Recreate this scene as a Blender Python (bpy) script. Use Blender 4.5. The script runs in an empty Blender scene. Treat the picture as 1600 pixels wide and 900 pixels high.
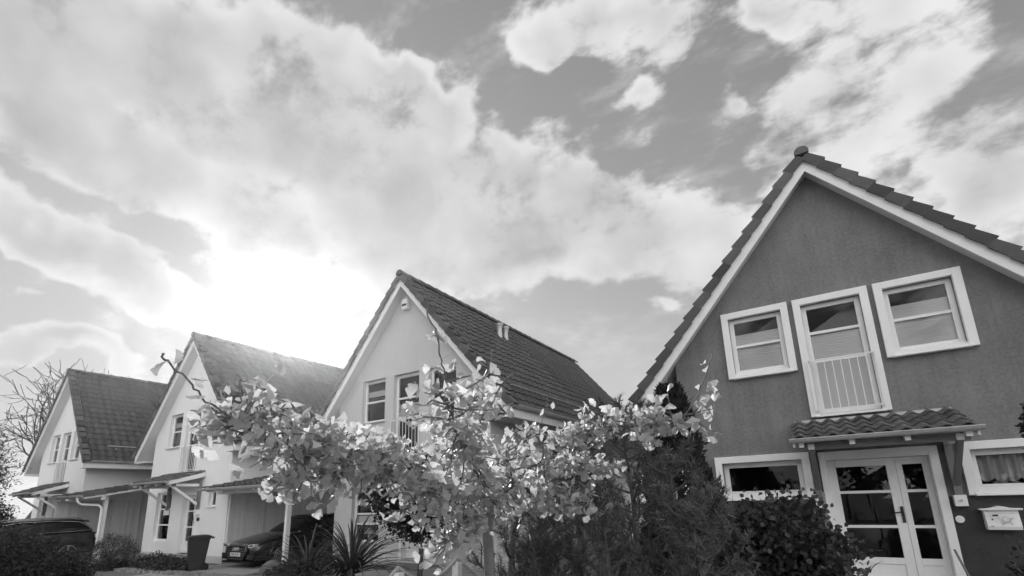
import bpy, math, random
import numpy as np
from mathutils import Vector, Matrix
R = math.radians
sc = bpy.context.scene
col = sc.collection

# ------------------------------------------------------------------ camera
cam_d = bpy.data.cameras.new('camera'); cam = bpy.data.objects.new('camera', cam_d); col.objects.link(cam)
cam_d.sensor_width = 36; cam_d.lens = 16.94; cam_d.shift_x = -.0012; cam_d.shift_y = .0929
cam_d.clip_start = .05; cam_d.clip_end = 3000
def cam_axes(pitch, roll, yaw):
    f = Vector((-math.sin(yaw)*math.cos(pitch), math.cos(yaw)*math.cos(pitch), math.sin(pitch)))
    r = Vector((math.cos(yaw), math.sin(yaw), 0)); u = r.cross(f)
    return math.cos(roll)*r+math.sin(roll)*u, -math.sin(roll)*r+math.cos(roll)*u, f
cr, cu, cf = cam_axes(.2313, -.0323, .5516)
cam.matrix_world = Matrix(((cr.x, cu.x, -cf.x, 0), (cr.y, cu.y, -cf.y, 0), (cr.z, cu.z, -cf.z, 1.8), (0, 0, 0, 1)))
sc.camera = cam

# ------------------------------------------------------------------ exposure and render
sc.view_settings.view_transform = 'Standard'; sc.view_settings.look = 'None'
sc.view_settings.gamma = 1; sc.view_settings.use_curve_mapping = False
sc.view_settings.exposure = 1.5
sc.render.engine = 'CYCLES'
sc.cycles.use_adaptive_sampling = True; sc.cycles.adaptive_threshold = .03
sc.cycles.max_bounces = 6; sc.cycles.diffuse_bounces = 3; sc.cycles.glossy_bounces = 3
sc.cycles.transparent_max_bounces = 8; sc.cycles.caustics_reflective = False; sc.cycles.caustics_refractive = False

# ------------------------------------------------------------------ sun and sky
EL, AZ = R(19.0), R(58.3)          # azimuth: to the left of +Y
sun_dir = Vector((-math.sin(AZ)*math.cos(EL), math.cos(AZ)*math.cos(EL), math.sin(EL)))
sd = bpy.data.lights.new('sun', 'SUN'); sd.energy = 3.2; sd.angle = R(.5); sd.color = (1, 1, 1)
so = bpy.data.objects.new('sun', sd); col.objects.link(so)
so.rotation_euler = sun_dir.to_track_quat('Z', 'Y').to_euler()

# cloud masses: direction of the centre, scaled long and short axes, weight
BLOBS = [
  ((-0.702, 0.283, 0.654),(1.13, 2.76, 0.02),(-4.71, 0.32, -5.2),1.00), ((-0.795, 0.118, 0.595),(2.14, 8.94, 1.1),(-4.49, 0.07, -6.02),0.90),
  ((-0.565, 0.573, 0.594),(1.5, 2.14, -0.64),(-4.63, 0.78, -5.16),1.00), ((-0.297, 0.807, 0.511),(3.02, 1.62, -0.8),(-4.34, 4.42, -9.5),1.00),
  ((-0.474, 0.557, 0.683),(1.32, 14.58, -10.98),(-11.13, -3.75, -4.67),0.90), ((-0.537, 0.51, 0.672),(11.35, 9.78, 1.64),(-7.85, 8.19, -12.47),0.70),
  ((-0.361, 0.689, 0.628),(7.97, 7.18, -3.3),(-9.85, 4.7, -10.83),0.85), ((-0.82, 0.281, 0.499),(1.12, 4.39, -0.63),(-9.46, -0.65, -15.19),1.1),
  ((-0.897, 0.156, 0.415),(1.04, 13.11, -2.7),(-9.5, -1.63, -19.93),0.60), ((-0.897, 0.26, 0.357),(1.09, 5.93, -1.58),(-9.28, -1.91, -21.91),1.25),
  ((-0.762, 0.498, 0.413),(3.31, 5.22, -0.17),(-4.17, 1.58, -9.6),0.90), ((-0.562, 0.681, 0.47),(2.88, 2.71, -0.48),(-5.79, 3.28, -11.67),0.85),
  ((-0.951, 0.203, 0.233),(1.84, 8.65, -0.02),(-8.95, 3.82, -39.85),1.1), ((-0.938, 0.184, 0.294),(6.51, 30.12, 1.93),(-21.44, 8.13, -73.54),0.50),
  ((-0.936, 0.294, 0.194),(3.43, 10.04, 1.31),(-4.79, 5.83, -31.88),0.35), ((-0.192, 0.625, 0.757),(5.68, 2.85, -0.92),(-5.97, 12.54, -11.88),0.90),
  ((-0.272, 0.619, 0.736),(13.33, 7.44, -1.32),(-10.17, 17.81, -18.75),0.50), ((-0.184, 0.722, 0.667),(19.18, 1.85, 3.3),(7.93, 25.16, -25.07),0.60),
  ((-0.038, 0.785, 0.619),(30.71, 8.7, -9.16),(-7.43, 24.18, -31.12),0.50), ((0.028, 0.714, 0.699),(14.76, 6.53, -7.26),(-8.21, 15.59, -15.59),0.70),
  ((0.058, 0.816, 0.575),(13.47, 2.49, -4.89),(-1.32, 5.6, -7.81),0.72), ((0.178, 0.812, 0.556),(10.1, 0.98, -4.67),(-0.78, 5.61, -7.94),0.78),
  ((0.159, 0.739, 0.655),(6.49, 0.47, -2.1),(2.13, 17.73, -20.53),0.45), ((0.28, 0.869, 0.409),(14.58, -1.44, -6.92),(-0.79, 4.94, -9.96),1.00),
  ((0.108, 0.894, 0.436),(6.8, 1.77, -5.31),(-7.62, 7.83, -14.18),0.50), ((-0.238, 0.899, 0.368),(20.03, 5.03, 0.7),(-1.46, 21.22, -52.8),0.40),
]
class NT:
    """small helper to write node trees"""
    def __init__(s, tree): s.t = tree
    def n(s, typ, **kw):
        o = s.t.nodes.new(typ)
        for k, v in kw.items(): setattr(o, k, v)
        return o
    def put(s, sock, v):
        if isinstance(v, bpy.types.NodeSocket): s.t.links.new(v, sock)
        elif v is not None: sock.default_value = v
    def math(s, op, a, b=None, c=None, clamp=False):
        o = s.n('ShaderNodeMath', operation=op, use_clamp=clamp)
        for i, v in enumerate((a, b, c)): s.put(o.inputs[i], v)
        return o.outputs[0]
    def vec(s, op, a, b=None, scale=None):
        o = s.n('ShaderNodeVectorMath', operation=op)
        s.put(o.inputs[0], a)
        if b is not None: s.put(o.inputs[1], b)
        if scale is not None: s.put(o.inputs['Scale'], scale)
        return o.outputs['Value'] if op in ('DOT_PRODUCT', 'LENGTH', 'DISTANCE') else o.outputs[0]
    def ramp(s, v, a, b, lo=0., hi=1., smooth=True):
        o = s.n('ShaderNodeMapRange', interpolation_type='SMOOTHSTEP' if smooth else 'LINEAR')
        s.put(o.inputs['Value'], v)
        for k, q in (('From Min', a), ('From Max', b), ('To Min', lo), ('To Max', hi)): s.put(o.inputs[k], q)
        return o.outputs['Result']
    def noise(s, v, scale, detail=4., rough=.55, dist=0., out='Fac'):
        o = s.n('ShaderNodeTexNoise')
        s.put(o.inputs['Vector'], v); o.inputs['Scale'].default_value = scale; o.inputs['Detail'].default_value = detail
        o.inputs['Roughness'].default_value = rough; o.inputs['Distortion'].default_value = dist
        return o.outputs[out]
    def mix(s, f, a, b):
        o = s.n('ShaderNodeMix', data_type='FLOAT'); s.put(o.inputs[0], f); s.put(o.inputs[2], a); s.put(o.inputs[3], b)
        return o.outputs[0]

W = bpy.data.worlds.new('World'); sc.world = W; W.use_nodes = True
wt = W.node_tree; wt.nodes.clear(); N = NT(wt)
sky = N.n('ShaderNodeTexSky', sky_type='NISHITA', sun_disc=False)
sky.sun_elevation = EL; sky.sun_rotation = -AZ; sky.air_density = 1.0; sky.dust_density = .6; sky.ozone_density = 1.0
bw = N.n('ShaderNodeRGBToBW'); wt.links.new(sky.outputs[0], bw.inputs[0])
d0 = N.vec('NORMALIZE', N.n('ShaderNodeTexCoord').outputs['Generated'])
wz_ = N.n('ShaderNodeSeparateXYZ'); wt.links.new(d0, wz_.inputs[0]); dz = wz_.outputs[2]
# directions bent a little so that the masses get billowed outlines
w1 = N.vec('SUBTRACT', N.noise(d0, 5., 2., .55, out='Color'), (.5, .5, .5))
w2 = N.vec('SUBTRACT', N.noise(d0, 17., 2., .6, out='Color'), (.5, .5, .5))
dw = N.vec('ADD', N.vec('ADD', d0, N.vec('SCALE', w1, scale=.17)), N.vec('SCALE', w2, scale=.06))
tot = None
for c, a, b, w in BLOBS:
    a = Vector(a); b = Vector(b); ex = a.normalized(); ez = ex.cross(b.normalized()).normalized(); ey = ez.cross(ex)
    mp = N.n('ShaderNodeMapping', vector_type='TEXTURE'); wt.links.new(dw, mp.inputs[0])
    mp.inputs['Location'].default_value = c; mp.inputs['Rotation'].default_value = Matrix((ex, ey, ez)).transposed().to_euler()
    ra, rb = 1.3/a.length, 1.3/b.length; mp.inputs['Scale'].default_value = (ra, rb, max(ra, rb))
    gr = N.n('ShaderNodeTexGradient', gradient_type='SPHERICAL'); wt.links.new(mp.outputs[0], gr.inputs[0])
    tot = N.math('MULTIPLY', gr.outputs['Fac'], w*1.75) if tot is None else N.math('MULTIPLY_ADD', gr.outputs['Fac'], w*1.75, tot)
inside = N.math('MINIMUM', tot, .72)
# the same kind of cloud goes on all over the rest of the sky
axis = (-.49, .74, .46)
outside = N.ramp(N.noise(d0, 2.3, 3., .5), .42, .62, 0., 1.1)
m = N.ramp(N.vec('DOT_PRODUCT', d0, axis), .50, .64)
cover = N.mix(m, outside, inside)
# streaks drawn out along the wind plus fine cauliflower texture
mp = N.n('ShaderNodeMapping'); wt.links.new(d0, mp.inputs[0]); mp.inputs['Rotation'].default_value = (0, 0, R(-30)); mp.inputs['Scale'].default_value = (1.0, 2.2, 2.6)
streak = N.noise(mp.outputs[0], 5.5, 5., .62)
dq = N.vec('ADD', d0, N.vec('SCALE', w2, scale=.03))
def vor(v, scale, detail, rough):
    o = N.n('ShaderNodeTexVoronoi', feature='F1', normalize=True); N.put(o.inputs['Vector'], v); o.inputs['Scale'].default_value = scale
    o.inputs['Detail'].default_value = detail; o.inputs['Roughness'].default_value = rough; o.inputs['Lacunarity'].default_value = 2.1
    return o.outputs['Distance']
puff = N.noise(dq, 12., 6., .66)
bil = vor(dq, 8.5, 1.6, .55)
dens = N.math('ADD', cover, N.math('ADD', N.math('MULTIPLY', N.math('SUBTRACT', streak, .5), 2.2), N.math('ADD', N.math('MULTIPLY', N.math('SUBTRACT', puff, .5), 1.0), N.math('MULTIPLY', N.math('SUBTRACT', .30, bil), 1.0))))
veil = N.math('MULTIPLY', N.ramp(streak, .46, .72), .40)
alpha = N.math('MAXIMUM', N.ramp(dens, .12, .72), veil)
soft = N.noise(dq, 4.2, 2.6, .5)
thick = N.ramp(N.math('ADD', tot, N.math('ADD', N.math('MULTIPLY', N.math('SUBTRACT', soft, .5), 2.0), N.math('MULTIPLY', N.math('SUBTRACT', dens, .7), .35))), .45, 1.65)
lit = N.math('SUBTRACT', vor(N.vec('ADD', dq, tuple(sun_dir*.04)), 8.5, .0, .55), bil)
# against the light: thin rims bright, thick bodies greyer; bright round the sun
sunward = N.vec('DOT_PRODUCT', d0, tuple(sun_dir)); cs = N.math('MAXIMUM', sunward, 0.)
glow = N.math('ADD', N.math('MULTIPLY', N.math('POWER', cs, 14.), .008), N.math('ADD', N.math('MULTIPLY', N.math('POWER', cs, 130.), .0), N.math('MULTIPLY', N.math('POWER', cs, 420.), .15)))
front = N.ramp(sunward, -.6, .35, 1., 0.)          # front-lit clouds opposite the sun, brightened out of view to lift the shaded walls
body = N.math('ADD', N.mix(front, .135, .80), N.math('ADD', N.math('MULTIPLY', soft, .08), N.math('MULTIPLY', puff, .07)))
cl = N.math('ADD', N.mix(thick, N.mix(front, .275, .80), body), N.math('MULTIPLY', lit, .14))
cl = N.math('ADD', cl, N.math('ADD', N.math('MULTIPLY', glow, .95), N.math('MULTIPLY', N.math('POWER', cs, 70.), .03)))
low = N.math('POWER', N.math('SUBTRACT', 1., N.math('MAXIMUM', dz, 0.)), 3.)
clear = N.math('ADD', N.math('MULTIPLY', N.math('POWER', N.math('MINIMUM', bw.outputs[0], 5.), .5), .077), N.math('MULTIPLY', low, .075))
clear = N.math('ADD', clear, N.math('MULTIPLY', glow, .9))
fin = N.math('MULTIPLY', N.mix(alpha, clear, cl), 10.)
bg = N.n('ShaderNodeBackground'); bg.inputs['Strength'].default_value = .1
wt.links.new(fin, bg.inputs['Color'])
wo = N.n('ShaderNodeOutputWorld'); wt.links.new(bg.outputs[0], wo.inputs['Surface'])
W.cycles.sampling_method = 'MANUAL'; W.cycles.sample_map_resolution = 512

# ------------------------------------------------------------------ materials (the photograph is black and white: all greys)
def mat(name, g, rough=.7, var=.15, scale=3., bump=0., bscale=40., spec=.4, metal=0., fine=0., fscale=60., island=0., stretch=None, coat=0., world=False, streaks=0.):
    m = bpy.data.materials.new(name); m.use_nodes = True; t = m.node_tree; b = t.nodes['Principled BSDF']; n = NT(t)
    co = n.n('ShaderNodeNewGeometry').outputs['Position'] if world else n.n('ShaderNodeTexCoord').outputs['Object']
    if stretch:
        mp = n.n('ShaderNodeMapping'); t.links.new(co, mp.inputs[0]); mp.inputs['Scale'].default_value = stretch; co = mp.outputs[0]
    f = n.math('ADD', 1., n.math('MULTIPLY', n.math('SUBTRACT', n.noise(co, scale, 5., .6), .5), 2*var))
    if fine: f = n.math('ADD', f, n.math('MULTIPLY', n.math('SUBTRACT', n.noise(co, fscale, 3., .6), .5), 2*fine))
    if streaks:
        ms = n.n('ShaderNodeMapping'); t.links.new(co, ms.inputs[0]); ms.inputs['Scale'].default_value = (3.2, 3.2, .35)
        f = n.math('ADD', f, n.math('MULTIPLY', n.math('SUBTRACT', n.noise(ms.outputs[0], 1.6, 5., .65), .5), 2*streaks))
    if island:
        rnd = n.n('ShaderNodeNewGeometry').outputs['Random Per Island']
        oi = n.n('ShaderNodeObjectInfo').outputs['Random']
        q = n.math('FRACT', n.math('ADD', rnd, oi))
        f = n.math('MULTIPLY', f, n.math('ADD', 1-island, n.math('MULTIPLY', q, 2*island)))
    v = n.math('MAXIMUM', n.math('MULTIPLY', f, g), .004)
    c = n.n('ShaderNodeCombineColor')
    for i in range(3): t.links.new(v, c.inputs[i])
    t.links.new(c.outputs[0], b.inputs['Base Color'])
    b.inputs['Roughness'].default_value = rough; b.inputs['Specular IOR Level'].default_value = spec; b.inputs['Metallic'].default_value = metal
    if coat: b.inputs['Coat Weight'].default_value = coat; b.inputs['Coat Roughness'].default_value = .04
    if bump:
        bp = n.n('ShaderNodeBump'); bp.inputs['Strength'].default_value = bump; bp.inputs['Distance'].default_value = .01
        t.links.new(n.noise(co, bscale, 4., .65), bp.inputs['Height']); t.links.new(bp.outputs[0], b.inputs['Normal'])
    return m
def leafmat(name, g, trans=.5, rough=.5, var=.25, spec=.3, veins=False):
    m = bpy.data.materials.new(name); m.use_nodes = True; t = m.node_tree; t.nodes.clear(); n = NT(t)
    geo = n.n('ShaderNodeNewGeometry').outputs['Random Per Island']; oi = n.n('ShaderNodeObjectInfo').outputs['Random']
    q = n.math('FRACT', n.math('ADD', geo, oi))
    v = n.math('MULTIPLY', n.math('ADD', 1-var, n.math('MULTIPLY', q, 2*var)), g)
    co = n.n('ShaderNodeTexCoord').outputs['Object']
    v = n.math('MULTIPLY', v, n.math('ADD', .82, n.math('MULTIPLY', n.noise(co, 60., 3.), .36)))
    if veins:     # fan of fine veins running out from the stalk
        uv = n.n('ShaderNodeSeparateXYZ'); t.links.new(n.n('ShaderNodeUVMap').outputs[0], uv.inputs[0])
        ang = n.math('ARCTAN2', uv.outputs[0], n.math('SUBTRACT', uv.outputs[1], .30))
        wv = n.math('SINE', n.math('MULTIPLY', ang, 46.))
        v = n.math('MULTIPLY', v, n.math('ADD', 1., n.math('MULTIPLY', wv, .13)))
    c = n.n('ShaderNodeCombineColor')
    for i in range(3): t.links.new(v, c.inputs[i])
    b = n.n('ShaderNodeBsdfPrincipled'); t.links.new(c.outputs[0], b.inputs['Base Color']); b.inputs['Roughness'].default_value = rough; b.inputs['Specular IOR Level'].default_value = spec
    tr = n.n('ShaderNodeBsdfTranslucent'); t.links.new(c.outputs[0], tr.inputs[0])
    mx = n.n('ShaderNodeMixShader'); mx.inputs[0].default_value = trans
    t.links.new(b.outputs[0], mx.inputs[1]); t.links.new(tr.outputs[0], mx.inputs[2])
    o = n.n('ShaderNodeOutputMaterial'); t.links.new(mx.outputs[0], o.inputs[0])
    return m
def glassmat():
    m = bpy.data.materials.new('glass'); m.use_nodes = True; t = m.node_tree; t.nodes.clear(); n = NT(t)
    tr = n.n('ShaderNodeBsdfTransparent'); tr.inputs[0].default_value = (.93, .93, .93, 1)
    gl = n.n('ShaderNodeBsdfGlossy'); gl.inputs['Roughness'].default_value = .01; gl.inputs[0].default_value = (1, 1, 1, 1)
    fr = n.n('ShaderNodeFresnel'); fr.inputs[0].default_value = 1.5
    mx = n.n('ShaderNodeMixShader'); t.links.new(fr.outputs[0], mx.inputs[0]); t.links.new(tr.outputs[0], mx.inputs[1]); t.links.new(gl.outputs[0], mx.inputs[2])
    o = n.n('ShaderNodeOutputMaterial'); t.links.new(mx.outputs[0], o.inputs[0]); return m
M = {}
M['stucco_dark'] = mat('stucco_dark', .225, .9, .34, 1.6, .9, 55., streaks=.28, fine=.36, fscale=20., spec=.2)
M['stucco_grey'] = mat('stucco_grey', .64, .9, .10, 1.2, .5, 70., fine=.06, streaks=.07, spec=.2)
M['stucco_white'] = mat('stucco_white', .90, .9, .05, 1.2, .5, 70., fine=.04, streaks=.05, spec=.2)
M['plinth_dark'] = mat('dark_plinth', .06, .9, .3, 2., .6, 60., fine=.25, fscale=30., spec=.2)
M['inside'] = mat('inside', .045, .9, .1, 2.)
M['white'] = mat('white_paint', .90, .5, .08, 2.5, .12, 30., fine=.05, streaks=.06, spec=.4)
M['soffit'] = mat('soffit_boards', .72, .7, .08, 3., .15, 30.)
M['tile'] = mat('roof_tile', .085, .75, .30, .9, .5, 70., fine=.3, fscale=9., island=.14, world=True, spec=.35)
M['tile_old'] = mat('mossy_tile', .12, .85, .5, 9., .7, 60., fine=.4, fscale=40., island=.3, spec=.25)
M['verge'] = mat('verge_tile', .10, .75, .4, 4., .4, 60., fine=.25, island=.45)
M['zinc'] = mat('zinc', .55, .45, .15, 5., metal=.3, spec=.5)
M['glass'] = glassmat()
M['panel_grey'] = mat('grey_panel', .50, .6, .08, 3., .1, 30., stretch=(12, 12, .5))
M['blind'] = mat('blind_fabric', .88, .8, .05, 4.)
M['lace'] = mat('lace', .55, .9, .3, 40.)
M['darkmetal'] = mat('dark_metal', .04, .45, .2, 6., metal=.3)
M['wood_grey'] = mat('weathered_wood', .22, .8, .25, 4., .3, 50., stretch=(1, 1, .15))
M['board'] = mat('wall_board', .82, .8, .2, 5., .25, 40., fine=.08, island=.10, stretch=(6, 6, .5))
M['car'] = mat('black_car_paint', .008, .25, .1, 1., spec=.5, coat=.8)
M['carglass'] = mat('tinted_glass', .01, .05, .1, 1., spec=.6)
M['chrome'] = mat('chrome', .75, .15, .05, 1., metal=1.)
M['rubber'] = mat('rubber', .02, .8, .2, 5.)
M['alloy'] = mat('alloy', .35, .35, .1, 4., metal=.8)
M['plastic'] = mat('black_plastic', .015, .5, .15, 4.)
M['lamp'] = mat('headlamp_lens', .6, .1, .2, 30., spec=.8)
M['plate'] = mat('plate', .7, .4, .02, 4.)
M['ink'] = mat('ink', .02, .6, .1, 4.)
M['bin'] = mat('bin_plastic', .03, .55, .2, 4., spec=.4)
M['ground'] = mat('soil_and_turf', .16, .95, .5, .7, .6, 25., fine=.35, fscale=14.)
M['paving'] = mat('paving', .38, .9, .25, 1.4, .4, 40., fine=.15)
M['stone'] = mat('stone', .24, .9, .3, 5., .6, 30., fine=.2, island=.25)
M['bark'] = mat('bark', .10, .9, .4, 9., .8, 40., fine=.2, stretch=(1, 1, .3))
M['bark_pale'] = mat('ginkgo_bark', .17, .85, .4, 14., .6, 60., fine=.2)
M['ginkgo'] = leafmat('ginkgo_leaf', .47, .40, .5, .28, .3, veins=True)
M['needle'] = leafmat('pine_needle', .12, .2, .4, .6, .5)
M['thuja'] = leafmat('cypress_leaf', .045, .15, .7, .35, .2)
M['dark_leaf'] = leafmat('dark_leaf', .035, .18, .5, .4, .35)
M['bush_leaf'] = leafmat('bush_leaf', .06, .25, .45, .45, .4)
M['hedge_leaf'] = leafmat('hedge_leaf', .045, .2, .6, .4, .3)
M['feather'] = leafmat('feathery_leaf', .11, .35, .6, .35, .25)
M['blade'] = leafmat('yucca_blade', .085, .15, .45, .35, .45)
M['aloe'] = leafmat('agave_leaf', .12, .1, .5, .2, .4)
M['rope'] = mat('rope', .45, .9, .2, 60., .6, 200.)
M['shade'] = mat('lamp_shade', .75, .8, .05, 4.)

# ------------------------------------------------------------------ mesh helpers
class MB:
    def __init__(s): s.v = []; s.f = []
    def add(s, vs, fs):
        k = len(s.v); s.v += [tuple(p) for p in vs]; s.f += [tuple(i+k for i in q) for q in fs]; return s
    def box(s, x0, x1, y0, y1, z0, z1):
        return s.add([(x0,y0,z0),(x1,y0,z0),(x1,y1,z0),(x0,y1,z0),(x0,y0,z1),(x1,y0,z1),(x1,y1,z1),(x0,y1,z1)],
                     [(0,3,2,1),(4,5,6,7),(0,1,5,4),(1,2,6,5),(2,3,7,6),(3,0,4,7)])
    def prism(s, poly, axis, a, b):
        """polygon (2D) extruded along axis from a to b. axis 1: poly is (x,z); axis 0: (y,z); axis 2: (x,y)"""
        n = len(poly)
        def p(q, t): return (q[0], t, q[1]) if axis == 1 else ((t, q[0], q[1]) if axis == 0 else (q[0], q[1], t))
        return s.add([p(q, a) for q in poly]+[p(q, b) for q in poly],
                     [tuple(range(n)), tuple(range(2*n-1, n-1, -1))]+[(i, i+n, (i+1) % n+n, (i+1) % n) for i in range(n)])
    def quad(s, a, b, c, d): return s.add([a, b, c, d], [(0, 1, 2, 3)])
    def bar(s, a, b, w, h=None, up=(0, 0, 1)):
        a = Vector(a); b = Vector(b); d = (b-a).normalized(); h = h or w
        x = d.cross(Vector(up)); x = x.normalized() if x.length > 1e-4 else Vector((1, 0, 0)); u = x.cross(d)
        vs = [p+x*sx*w/2+u*sy*h/2 for p in (a, b) for sx, sy in ((-1,-1),(1,-1),(1,1),(-1,1))]
        return s.add(vs, [(0,1,2,3),(7,6,5,4),(0,4,5,1),(1,5,6,2),(2,6,7,3),(3,7,4,0)])
    def tube(s, pts, rad, n=8, cap=True):
        pts = [Vector(p) for p in pts]; k0 = len(s.v)
        if not hasattr(rad, '__len__'): rad = [rad]*len(pts)
        ref = None
        for i, p in enumerate(pts):
            t = (pts[min(i+1, len(pts)-1)]-pts[max(i-1, 0)])
            t = t.normalized() if t.length > 1e-9 else Vector((0, 0, 1))
            if ref is None: ref = t.orthogonal().normalized()
            ref = (ref-t*ref.dot(t)); ref = ref.normalized() if ref.length > 1e-6 else t.orthogonal().normalized()
            bn = t.cross(ref)
            for j in range(n):
                a = 2*math.pi*j/n; s.v.append(tuple(p+(ref*math.cos(a)+bn*math.sin(a))*rad[i]))
        for i in range(len(pts)-1):
            for j in range(n):
                a = k0+i*n+j; b = k0+i*n+(j+1) % n; s.f.append((a, b, b+n, a+n))
        if cap: s.f.append(tuple(range(k0+n-1, k0-1, -1))); s.f.append(tuple(range(k0+(len(pts)-1)*n, k0+len(pts)*n)))
        return s
    def lathe(s, prof, n=16, c=(0, 0, 0)):
        k0 = len(s.v)
        for r, z in prof:
            for j in range(n):
                a = 2*math.pi*j/n; s.v.append((c[0]+r*math.cos(a), c[1]+r*math.sin(a), c[2]+z))
        for i in range(len(prof)-1):
            for j in range(n):
                a = k0+i*n+j; b = k0+i*n+(j+1) % n; s.f.append((a, b, b+n, a+n))
        return s
    def torus(s, c, r, t, n=24, m=6, axis=1):
        pts = []
        for i in range(n+1):
            a = 2*math.pi*i/n
            pts.append((c[0]+r*math.cos(a), c[1], c[2]+r*math.sin(a)) if axis == 1 else (c[0], c[1]+r*math.cos(a), c[2]+r*math.sin(a)))
        return s.tube(pts, t, m, False)
    def xf(s, mtx):
        s.v = [tuple(mtx @ Vector(p)) for p in s.v]; return s
    def mesh(s, name, m, smooth=False):
        me = bpy.data.meshes.new(name); me.from_pydata(s.v, [], s.f); me.materials.append(m)
        if smooth: me.polygons.foreach_set('use_smooth', [True]*len(me.polygons))
        me.update(); return me
    def build(s, name, m, parent=None, smooth=False, bevel=0., auto=None):
        me = s.mesh(name, m, smooth); o = link(name, me, parent)
        if bevel:
            b = o.modifiers.new('bevel', 'BEVEL'); b.width = bevel; b.segments = 2; b.limit_method = 'ANGLE'
        if auto is not None: me.set_sharp_from_angle(angle=R(auto))
        return o
def link(name, data, parent=None, loc=None, mtx=None):
    o = bpy.data.objects.new(name, data); col.objects.link(o)
    if parent: o.parent = parent
    if loc: o.location = loc
    if mtx is not None: o.matrix_local = mtx
    return o
def tag(o, label=None, cat=None, group=None, kind=None):
    for k, v in (('label', label), ('category', cat), ('group', group), ('kind', kind)):
        if v: o[k] = v
    return o
def thing(name, label, cat, loc=(0, 0, 0), rz=0., group=None):
    o = bpy.data.objects.new(name, None); col.objects.link(o); o.location = loc; o.rotation_euler.z = rz; o.empty_display_size = .2
    return tag(o, label, cat, group)
def fastmesh(name, V, F, m, uv=None):
    """V (n,3), F (m,3) triangles"""
    me = bpy.data.meshes.new(name); V = np.asarray(V, np.float32); F = np.asarray(F, np.int32)
    me.vertices.add(len(V)); me.vertices.foreach_set('co', V.ravel())
    me.loops.add(F.size); me.loops.foreach_set('vertex_index', F.ravel())
    me.polygons.add(len(F)); me.polygons.foreach_set('loop_start', np.arange(0, F.size, 3, dtype=np.int32))
    if uv is not None:
        l = me.uv_layers.new(name='UVMap'); l.data.foreach_set('uv', np.asarray(uv, np.float32)[F.ravel()].ravel())
    me.materials.append(m); me.update(calc_edges=True); return me
def frames(dirs, rng, up=None, jitter=math.pi):
    """rotation matrices whose y axis is dirs; random roll"""
    d = dirs/np.linalg.norm(dirs, axis=1, keepdims=True)
    a = np.tile(np.array([[0, 0, 1.]]), (len(d), 1)) if up is None else up
    a = np.where(np.abs((a*d).sum(1, keepdims=True)) > .98, np.array([[1., 0, 0]]), a)
    x = np.cross(d, a); x /= np.linalg.norm(x, axis=1, keepdims=True); z = np.cross(x, d)
    t = rng.uniform(-jitter, jitter, len(d))[:, None]
    x2 = x*np.cos(t)+z*np.sin(t); z2 = np.cross(x2, d)
    return np.stack([x2, d, z2], axis=2)
def scatter(name, T, F, pos, rot, scale, m):
    T = np.asarray(T, float); F = np.asarray(F, int); n = len(pos); scale = np.asarray(scale, float)
    if scale.ndim == 1: scale = scale[:, None]
    V = np.einsum('nij,nkj->nki', rot, T[None]*scale[:, None, :])+pos[:, None, :]
    FF = (F[None]+(np.arange(n)*len(T))[:, None, None]).reshape(-1, 3)
    return fastmesh(name, V.reshape(-1, 3), FF, m)
rngdir = lambda rng, n: (lambda q: q/np.linalg.norm(q, axis=1, keepdims=True))(rng.normal(size=(n, 3)))
LEAF = ([(0,0,0),(.28,.35,.06),(0,.4,0),(-.28,.35,.06),(.22,.7,.03),(-.22,.7,.03),(0,1,-.06)], [(0,1,2),(0,2,3),(2,1,4),(2,4,6),(2,6,5),(2,5,3)])
NEEDLE = ([(-.045,0,0),(.045,0,0),(0,1,0)], [(0,1,2)])
SPRAY = ([(0,0,0),(.2,.35,.02),(-.2,.35,.02),(.12,.7,-.02),(-.12,.7,.02),(0,1,0)], [(0,1,2),(2,1,3),(2,3,4),(4,3,5)])

# ------------------------------------------------------------------ ground
g = MB(); n = 48; L = 250.
def gz(x, y): return 0.
for i in range(1): g.quad((-L, -L, 0), (L, -L, 0), (L, L, 0), (-L, L, 0))
tag(g.build('ground', M['ground']), kind='structure')
dr = MB()
dr.quad((-33, -3.4, .004), (6, -.2, .004), (6, -6, .004), (-33, -9, .004))
tag(dr.build('road', M['paving']), kind='structure')
tag(MB().quad((.1, -.9, .008), (2.2, -.7, .008), (2.2, 9.3, .008), (.1, 9.3, .008)).build('bounce_path', M['paving']), kind='structure')  # unseen pale strip added to bounce light up at the glazed door
for i, (x0, x1, y0, y1) in enumerate(((-26.0, -22.95, -4.4, 14), (-16.5, -13.3, -3.1, 15), (-6.7, -3.1, -2.2, 15))):
    # driveways of setts laid in rows
    tag(MB().quad((x0, y0, .008), (x1, y0, .008), (x1, y1, .008), (x0, y1, .008)).build('driveway', M['paving']), kind='structure')

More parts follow.
